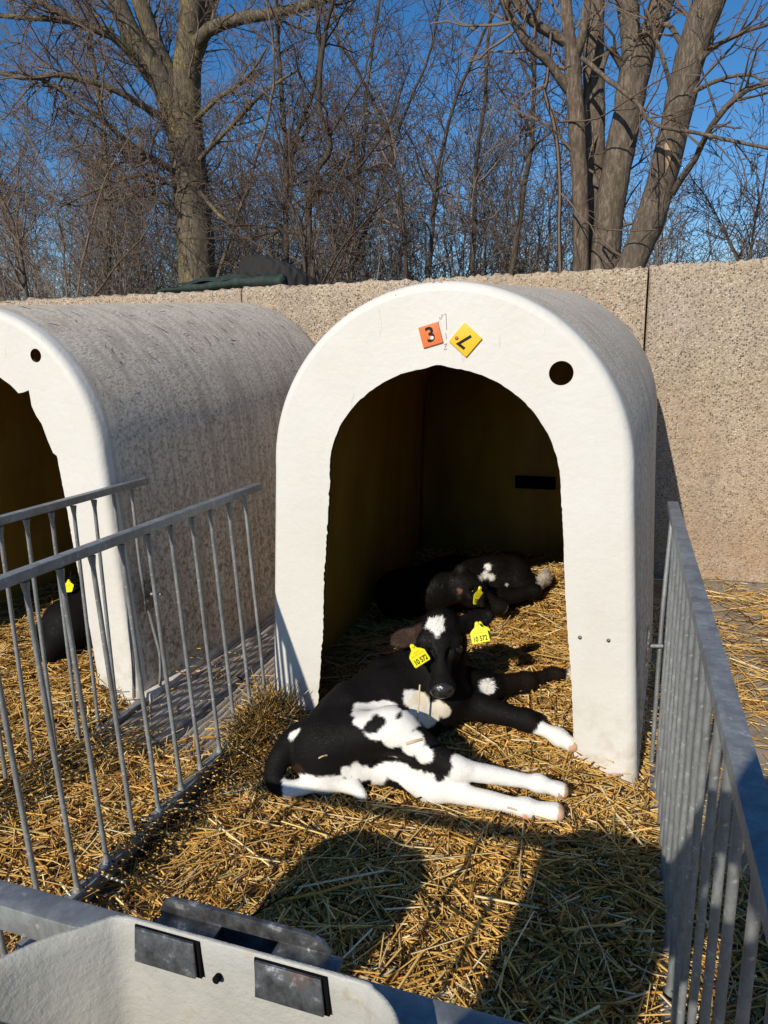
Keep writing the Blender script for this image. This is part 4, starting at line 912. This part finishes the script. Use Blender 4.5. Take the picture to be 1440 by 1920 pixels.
bt.limb([(-4.752, 6.500, 4.862), (-4.606, 6.600, 5.285), (-4.480, 6.700, 5.765)], .11, .08, 5, 2, .9, .01, 10)
bt.limb([(-5.161, 6.350, 4.480), (-5.349, 5.900, 4.908), (-5.717, 5.600, 5.071), (-6.034, 5.400, 5.256), (-6.307, 5.400, 5.459)], .06, .03, 14, 2, .9, .012, 18)
bt.limb([(-5.559, 6.100, 5.122), (-5.889, 5.900, 5.181), (-6.262, 5.800, 5.237), (-7.035, 5.700, 5.369)], .05, .025, 12, 2, .8, .012, 14)
bt.limb([(-5.037, 6.400, 4.118), (-5.300, 5.800, 4.333), (-5.700, 5.400, 4.454), (-6.106, 5.100, 4.383), (-6.592, 5.000, 4.520)], .045, .016, 18, 2, .9, .014, 18)
bt.limb([(-4.976, 6.400, 3.525), (-5.217, 5.900, 3.741), (-5.538, 5.500, 4.076), (-6.045, 5.200, 4.434), (-6.526, 5.000, 4.458)], .040, .014, 18, 2, .9, .014, 18)
bt.limb([(-4.722, 6.400, 3.316), (-4.228, 6.100, 2.918), (-3.647, 5.800, 2.655), (-3.212, 5.600, 2.543)], .03, .012, 10, 2, .7, .014, 12)
bt.limb([(-4.954, 6.400, 3.335), (-5.168, 6.000, 3.460), (-5.572, 5.700, 3.314), (-6.143, 5.500, 3.083)], .028, .010, 14, 2, .8, .014, 14)
bt.limb([(-4.910, 6.400, 2.950), (-5.038, 6.100, 3.162), (-5.352, 5.800, 3.225), (-5.908, 5.600, 3.112), (-6.365, 5.500, 3.221)], .024, .010, 14, 2, .8, .014, 14)
bt.limb([(-4.690, 6.400, 3.685), (-4.062, 6.200, 3.989), (-3.521, 6.000, 4.207), (-3.071, 5.900, 4.334)], .030, .012, 12, 2, .8, .014, 14)
bt.limb([(-4.752, 6.400, 4.117), (-4.256, 6.200, 4.270), (-3.836, 6.100, 4.387), (-3.495, 6.000, 4.635)], .028, .012, 10, 2, .8, .014, 12)
bt.done()
# several-stemmed tree on the right
rt = Tree('bare_tree', 'bare tree, several thick brown stems fanning out above the wall joint, bark torn', 'tree', (.2, 4.7, 1.5), MT['bark2'], MT['twig'], None, 22); rt.kd = 6.5
rt.limb([(0.262, 4.700, 1.723), (0.279, 4.700, 2.117), (0.315, 4.700, 2.624), (0.383, 4.700, 3.108), (0.436, 4.700, 3.496)], .118, .12, 3, 2, .8, .004, 22, .3)
rt.limb([(0.424, 4.700, 3.420), (0.390, 4.750, 3.751), (0.329, 4.800, 4.123), (0.305, 4.800, 4.278)], .085, .075, 3, 2, .8, .005, 10)
rt.limb([(0.450, 4.700, 3.397), (0.527, 4.650, 3.659), (0.627, 4.600, 3.922), (0.679, 4.600, 4.131)], .095, .08, 3, 2, .8, .005, 10)
rt.limb([(0.403, 4.500, 1.790), (0.523, 4.500, 2.046), (0.622, 4.450, 2.311), (0.713, 4.400, 2.726), (0.780, 4.350, 3.120), (0.839, 4.300, 3.457), (0.960, 4.250, 3.800), (1.033, 4.200, 3.901)], .118, .104, 5, 2, .7, .004, 30, .5)
rt.limb([(0.181, 4.900, 1.738), (0.159, 4.900, 2.237), (0.136, 4.950, 2.904), (0.100, 5.000, 3.678), (0.059, 5.000, 4.404)], .095, .085, 3, 2, .8, .004, 22)
rt.limb([(0.354, 4.700, 3.507), (0.247, 4.600, 3.642), (0.186, 4.550, 3.480)], .03, .02, 2, 2, .5, .006, 8)
rt.limb([(0.814, 4.350, 3.442), (0.692, 4.400, 3.656), (0.577, 4.400, 3.679)], .024, .015, 3, 2, .5, .01, 8)
rt.limb([(0.711, 4.400, 3.235), (0.643, 4.300, 3.412), (0.560, 4.300, 3.602), (0.507, 4.300, 3.751)], .02, .010, 4, 1, .5, .006, 8)
rt.limb([(0.776, 4.400, 2.469), (0.895, 4.200, 2.664), (1.006, 4.000, 2.854), (1.153, 3.900, 2.996), (1.317, 3.800, 3.012)], .028, .016, 10, 2, .55, .008, 16, .3)
rt.limb([(0.841, 4.300, 3.279), (0.949, 4.200, 3.407), (1.143, 4.100, 3.440), (1.326, 4.000, 3.449)], .024, .010, 10, 2, .55, .012, 12, .1)
rt.limb([(0.813, 4.300, 3.138), (1.001, 4.200, 3.192), (1.199, 4.100, 3.170), (1.362, 4.000, 3.051)], .018, .008, 10, 2, .55, .014, 12, .1)
rt.limb([(0.476, 4.500, 1.998), (0.348, 4.400, 2.077), (0.215, 4.400, 2.250), (0.343, 4.300, 2.219), (0.661, 4.200, 2.191)], .012, .006, 3, 1, .3, .01, 10)
rt.done()
for pts, w_ in (([(0.697, 4.306, 2.850), (0.720, 4.298, 2.733), (0.715, 4.306, 2.637)], .026), ([(0.677, 4.190, 3.265), (0.798, 4.205, 3.219), (0.793, 4.210, 3.185)], .0), ([(0.218, 4.612, 2.739), (0.207, 4.605, 2.615), (0.203, 4.610, 2.525)], .0)):
    if w_:
        B_ = Acc(); B_.tube(np.array(smooth_path(pts, 8))-np.array((.2, 4.7, 1.5)), [w_*.4, w_*.8, w_, w_, w_*.9, w_*.8, w_*.5, w_*.2], 7); B_.obj('torn_bark', MT['torn'], rt.T)
# pale slender stem beside it
pt = Tree('bare_tree', 'slender pale stem with furrowed bark just left of the fanning brown stems', 'tree', (-.05, 4.6, 1.5), MT['bark3'], MT['twig'], None, 23); pt.kd = 6.5
pt.limb([(0.098, 4.600, 1.723), (0.078, 4.600, 2.117), (0.066, 4.600, 2.501), (0.024, 4.600, 2.918), (-0.018, 4.600, 3.325), (-0.054, 4.600, 3.605)], .066, .068, 4, 2, .8, .005, 24, .4)
pt.limb([(-0.044, 4.600, 3.564), (-0.087, 4.600, 3.803), (-0.134, 4.600, 4.189)], .060, .045, 2, 2, .7, .005, 10)
pt.limb([(-0.029, 4.600, 3.601), (0.039, 4.550, 3.767), (0.067, 4.500, 4.115)], .042, .032, 3, 2, .7, .005, 10)
pt.limb([(-0.071, 4.600, 3.371), (-0.221, 4.500, 3.554), (-0.404, 4.400, 3.718), (-0.527, 4.350, 3.906), (-0.628, 4.300, 4.106)], .038, .030, 10, 2, .7, .01, 16, .3)
pt.limb([(-0.109, 4.600, 3.729), (-0.314, 4.500, 3.837), (-0.458, 4.450, 3.953), (-0.561, 4.400, 4.174)], .040, .03, 6, 2, .7, .01, 14, .3)
pt.limb([(0.034, 4.550, 3.584), (0.183, 4.400, 3.413), (0.352, 4.250, 3.233), (0.494, 4.150, 3.077), (0.606, 4.100, 2.924), (0.833, 4.000, 2.820), (1.110, 3.900, 2.708), (1.370, 3.800, 2.597)], .020, .012, 12, 2, .5, .008, 24, .4)
pt.limb([(-0.140, 4.600, 3.138), (0.137, 4.400, 3.074), (0.359, 4.200, 3.107), (0.633, 4.100, 3.206), (0.871, 4.000, 3.281)], .010, .005, 6, 1, .4, .012, 18)
pt.limb([(-0.207, 4.500, 3.783), (-0.217, 4.500, 3.437), (-0.248, 4.500, 3.354), (-0.164, 4.500, 3.114), (-0.108, 4.500, 2.745), (-0.094, 4.500, 2.328), (-0.076, 4.500, 1.811)], .016, .022, 4, 1, .6, .01, 24)
pt.done()
# slim trees and shrubs along the bank
def slim(label, pts, r0, r1, m, tw, seed, kids, kl=.9, lev=2, kd=10, name='bare_sapling', cat='sapling', extra=(), up=.35, group=None):
    t_ = Tree(name, label, cat, (pts[0][0], pts[0][1], 1.45), m, tw, group, seed); t_.kd = kd
    kids = int(kids*.7); r0 *= .72; r1 *= .8
    t_.limb(pts, r0, r1, kids, lev, kl, .014, None, .1, up)
    for e, a, b, k in extra: t_.limb(e, a*.75, b*.8, int(k*.75), lev, kl*.9, .014, None, .1, up)
    return t_.done()
slim('pale leaning sapling at the far left above the weathered hutch', [(-6.502, 5.200, 1.959), (-6.536, 5.200, 2.457), (-6.596, 5.200, 2.886), (-6.693, 5.200, 3.133), (-6.894, 5.200, 3.624)], .045, .028, MT['bark3'], MT['twig2'], 31, 22)
slim('slim straight tree halfway between the thick tree and the left edge', [(-7.207, 7.500, 2.031), (-7.054, 7.500, 3.265), (-6.994, 7.500, 4.510), (-7.027, 7.500, 5.566), (-7.014, 7.500, 6.506)], .07, .03, MT['bark'], MT['twig'], 32, 34, 1.1)
slim('slim tree forking in a Y right of the thick tree', [(-3.492, 6.200, 1.963), (-3.440, 6.200, 2.936), (-3.428, 6.200, 3.807), (-3.450, 6.200, 4.644), (-3.435, 6.200, 5.388)], .05, .026, MT['bark4'], MT['twig3'], 33, 30, .9, extra=[([(-3.432, 6.200, 3.348), (-3.193, 6.100, 3.757), (-2.861, 6.000, 4.340), (-2.816, 5.900, 4.964), (-2.845, 5.900, 5.168)], .035, .02, 18)])
slim('crooked dark tree with a long arched limb above the tyre', [(-2.675, 5.200, 1.870), (-2.708, 5.200, 2.511), (-2.655, 5.200, 3.022), (-2.438, 5.200, 3.302), (-2.538, 5.200, 3.704), (-2.455, 5.200, 4.356), (-2.273, 5.200, 4.783)], .055, .025, MT['bark4'], MT['twig3'], 34, 26, .9,
     extra=[([(-2.708, 5.200, 2.511), (-3.023, 5.100, 2.570), (-3.284, 5.000, 2.521), (-3.454, 4.900, 2.828), (-3.610, 4.800, 3.075)], .03, .012, 14), ([(-2.410, 5.200, 3.275), (-2.235, 5.100, 3.015), (-1.970, 5.000, 3.162), (-1.718, 4.900, 3.389), (-1.476, 4.800, 3.816)], .024, .01, 16)])
slim('many-stemmed bare shrub spraying upward just right of the tyre', [(-2.404, 4.400, 1.810), (-2.408, 4.300, 2.459), (-2.658, 4.200, 2.867), (-2.859, 4.100, 3.040)], .022, .009, MT['bark4'], MT['twig3'], 35, 16, .7, name='bare_shrub', cat='shrub', kd=10,
     extra=[([(-2.376, 4.400, 1.809), (-2.244, 4.400, 2.370), (-2.016, 4.400, 2.852), (-1.749, 4.400, 3.387)], .02, .008, 16), ([(-2.349, 4.400, 1.808), (-2.405, 4.400, 2.381), (-2.515, 4.400, 2.896), (-2.507, 4.400, 3.560)], .02, .008, 16), ([(-2.322, 4.400, 1.807), (-1.998, 4.300, 2.204), (-1.650, 4.200, 2.478), (-1.235, 4.100, 2.721)], .018, .007, 16), ([(-2.487, 4.400, 1.813), (-2.695, 4.300, 2.198), (-2.962, 4.200, 2.390), (-3.180, 4.100, 2.436)], .016, .006, 14), ([(-2.267, 4.400, 1.804), (-1.965, 4.500, 2.412), (-1.985, 4.600, 3.026)], .018, .007, 14)])
slim('slim tree with a dark leaning trunk left of the pale slender stem', [(-0.824, 6.500, 1.993), (-0.746, 6.500, 2.562), (-0.670, 6.500, 3.111), (-0.601, 6.500, 3.746), (-0.595, 6.500, 4.566), (-0.581, 6.500, 5.058)], .055, .022, MT['bark4'], MT['twig3'], 36, 30, .9, kd=9)
slim('slim sapling in the middle of the gap above the white hutch', [(-1.402, 7.200, 2.070), (-1.388, 7.200, 2.763), (-1.380, 7.200, 3.373), (-1.293, 7.200, 4.244), (-1.240, 7.200, 5.022), (-1.227, 7.200, 5.454)], .045, .02, MT['bark4'], MT['twig2'], 37, 30, 1.0, kd=9)
slim('thin sapling bending left above the top of the white hutch', [(-1.913, 6.000, 1.946), (-1.936, 6.000, 2.627), (-2.020, 6.000, 3.182), (-2.251, 6.000, 3.898), (-2.603, 6.000, 4.514), (-2.896, 6.000, 5.016)], .04, .016, MT['bark4'], MT['twig2'], 38, 26, .9, kd=9)
slim('thin sapling bending right above the apex of the white hutch', [(-1.882, 6.800, 1.999), (-1.799, 6.800, 2.733), (-1.745, 6.800, 3.322), (-1.554, 6.800, 4.045), (-1.251, 6.800, 4.662), (-0.906, 6.800, 5.235)], .04, .016, MT['bark4'], MT['twig'], 39, 26, .9, kd=9)
slim('low arching sapling with a bare pale stem right of the thick tree foot', [(-4.180, 5.600, 1.954), (-3.803, 5.600, 2.752), (-3.491, 5.600, 3.392), (-3.248, 5.600, 4.208), (-3.269, 5.600, 4.914)], .03, .014, MT['bark3'], MT['twig'], 40, 22, .8)
slim('twiggy brown shrub filling the far left above the hutch roof', [(-5.362, 4.600, 1.770), (-5.323, 4.600, 2.545), (-5.441, 4.600, 3.195), (-5.711, 4.600, 3.743)], .022, .008, MT['bark4'], MT['twig'], 41, 22, .8, name='bare_shrub', cat='shrub', kd=10,
     extra=[([(-5.289, 4.600, 1.768), (-5.010, 4.600, 2.525), (-4.694, 4.600, 3.129), (-4.251, 4.600, 3.584)], .02, .008, 20), ([(-5.398, 4.600, 1.771), (-5.724, 4.600, 2.293), (-6.030, 4.600, 2.701), (-6.403, 4.600, 3.171)], .02, .008, 18), ([(-5.218, 4.600, 1.765), (-4.668, 4.600, 2.237), (-4.231, 4.600, 2.580), (-4.052, 4.600, 3.073)], .018, .007, 18)])
slim('twiggy shrub low behind the wall at the far right edge', [(1.499, 5.500, 1.863), (1.508, 5.500, 2.276), (1.559, 5.500, 2.675), (1.588, 5.500, 3.063)], .02, .008, MT['bark4'], MT['twig3'], 42, 16, .6, name='bare_shrub', cat='shrub', kd=9,
     extra=[([(1.499, 5.500, 1.863), (1.288, 5.500, 2.291), (1.133, 5.500, 2.575), (0.985, 5.500, 2.768)], .016, .006, 14), ([(1.587, 5.500, 1.859), (1.387, 5.500, 2.147), (1.229, 5.500, 2.477)], .014, .006, 12)])
slim('slim twin-stemmed sapling leaning at the left end of the tall white hutch', [(-3.287, 7.800, 2.053), (-3.178, 7.800, 3.040), (-3.036, 7.800, 3.976), (-2.936, 7.800, 4.933), (-2.695, 7.800, 5.941)], .05, .02, MT['bark4'], MT['twig3'], 43, 28, 1.0, extra=[([(-3.234, 7.800, 2.482), (-2.899, 7.800, 3.294), (-2.581, 7.800, 4.126), (-2.138, 7.800, 5.015), (-1.928, 7.800, 5.760)], .035, .015, 22)])
# far wood: one tangled mass of stems and twigs
class Wood(Tree):
    def __init__(s, seed): s.t = s.c = Acc(); s.loc = np.zeros(3); s.r = np.random.default_rng(seed)
def far_wood(name, n, xr, yr, hr, m, seed, kd, minr):
    global MINR
    MINR = minr; w_ = Wood(seed); w_.kd = kd
    for _ in range(n):
        x = w_.r.uniform(*xr); y = w_.r.uniform(*yr); h = w_.r.uniform(*hr)*(1 if x < 0 else .85); d = w_.r.normal(size=2)*.16*h
        w_.limb([(x, y, 1.4), (x+d[0]*.3, y+d[1]*.3, 1.4+h*.35), (x+d[0]*.6, y+d[1]*.6, 1.4+h*.7), (x+d[0], y+d[1], 1.4+h)], (.006+.0045*h)*w_.r.uniform(.6, 1.2), .005, int(12*h**.5), 1, .32*h**.8+.25, .05, None, .08, .25)
    return tag(w_.c.obj(name, m), kind='stuff')
far_wood('far_thicket', 170, (-13, -.5), (9, 16), (1.2, 5.0), MT['twig3'], 51, 7, .0046)
far_wood('far_thicket', 130, (-9.5, -2.5), (6.5, 9.5), (.7, 2.6), MT['twig2'], 52, 8, .0036)
far_wood('far_thicket', 75, (-6.0, 3.2), (8, 13), (.8, 2.6), MT['twig2'], 53, 7, .004)
far_wood('far_thicket', 50, (-.5, 4.0), (9, 15), (1.0, 3.2), MT['twig3'], 54, 6, .0044)
# ------------------------------------------------------------------ the person taking the picture, behind the camera: casts the shadow on the right fence
PZ = thing('person', 'person in dark coat holding a phone up, whose shadow falls on the right fence', 'person', (.58, -2.42, 0))
B = Body((.05, -2.75, -.01), (1.10, -1.98, 1.66), .012)
for q in (-1, 1):
    B.chain([(.58+q*.095, -2.42, .82), (.58+q*.10, -2.40, .45), (.58+q*.10, -2.44, .09)], [.088, .062, .045], .03)
    B.chain([(.58+q*.10, -2.45, .045), (.58+q*.12, -2.29, .035)], [.042, .034], .03)
B.chain([(.58, -2.43, .84), (.58, -2.43, 1.02), (.57, -2.42, 1.22)], [.15, .145, .15], .05)
B.cone((.42, -2.42, 1.27), (.73, -2.42, 1.27), .085, .085, .05)
B.chain([(.56, -2.42, 1.28), (.53, -2.38, 1.38)], [.06, .052], .03)
B.ell((.51, -2.36, 1.455), ((1, 0, 0), (0, 1, 0), (0, 0, 1)), (.075, .095, .11), .02)
B.cone((.51, -2.27, 1.44), (.51, -2.255, 1.425), .012, .015, .015)
for q in (-1, 1): B.ell((.51+q*.077, -2.36, 1.445), ((1, 0, 0), (0, 1, 0), (0, 0, 1)), (.012, .022, .032), .008)
B.chain([(.42, -2.41, 1.27), (.265, -2.33, 1.12), (.44, -2.10, 1.235)], [.062, .048, .032], .03)
B.chain([(.73, -2.41, 1.27), (.80, -2.32, 1.10), (.60, -2.10, 1.235)], [.062, .048, .032], .03)
for sx, x0 in ((1, .44), (-1, .60)):
    B.ell((x0, -2.085, 1.255), ((1, 0, 0), (0, 1, 0), (0, 0, 1)), (.022, .035, .040), .015)
    for k in range(4): B.chain([(x0+sx*.004, -2.070, 1.235+.019*k), (x0+sx*.012, -2.056, 1.238+.019*k), (x0+sx*.030, -2.0535, 1.240+.019*k)], [.0095, .0085, .0075], .006)
    B.chain([(x0+sx*.006, -2.098, 1.27), (x0+sx*.028, -2.090, 1.295)], [.011, .008], .006)
V, F = B.skin()
skin_c = np.array((.50, .30, .22)); c = np.repeat(np.array([(.018, .022, .035)]), len(V), 0); c[V[:, 2] < .84] = (.03, .035, .05); c[V[:, 2] < .10] = (.02, .018, .016)
c[(V[:, 2] > 1.365) & (np.abs(V[:, 0]-.51) < .13) & (V[:, 1] > -2.5)] = skin_c; c[(V[:, 1] > -2.125)] = skin_c
body_p = mesh_obj('body', V, F, MT['coat'], PZ, tint=c)
A_ = V[(V[:, 2] > 1.44) & ((V[:, 1] < -2.335) | (V[:, 2] > 1.52))]
hb = Body((.38, -2.52, 1.3), (.64, -2.2, 1.66), .010); hb.ell((.51, -2.372, 1.468), ((1, 0, 0), (0, 1, 0), (0, 0, 1)), (.084, .096, .112), .02)
hb.ell((.51, -2.25, 1.42), ((1, 0, 0), (0, 1, 0), (0, 0, 1)), (.07, .075, .10), .01, sub=True); hb.ell((.51, -2.33, 1.36), ((1, 0, 0), (0, 1, 0), (0, 0, 1)), (.10, .12, .05), .01, sub=True)
V, F = hb.skin(); mesh_obj('hair', V, F, MT['coat'], PZ, tint=np.repeat(np.array([(.05, .028, .015)]), len(V), 0))
for q in (-1, 1):
    bm = bmesh.new(); bmesh.ops.create_uvsphere(bm, u_segments=10, v_segments=8, radius=.011); bmesh.ops.translate(bm, vec=(.51+q*.03, -2.276, 1.455), verts=bm.verts[:]); bevel_mesh('eye', bm, MT['eye'], PZ)
bm = box_bm((.485, -2.278, 1.392), (.535, -2.268, 1.400)); bevel_mesh('mouth', bm, MT['rivetred'], PZ, .003)
relocate(PZ, (.58, -2.42, 0))
ph = bevel_mesh('phone', box_bm((.448, -2.063, 1.225), (.592, -2.055, 1.312)), MT['black'], None, .004)
tag(ph, 'black phone held up in both hands by the person behind the gate', 'phone')
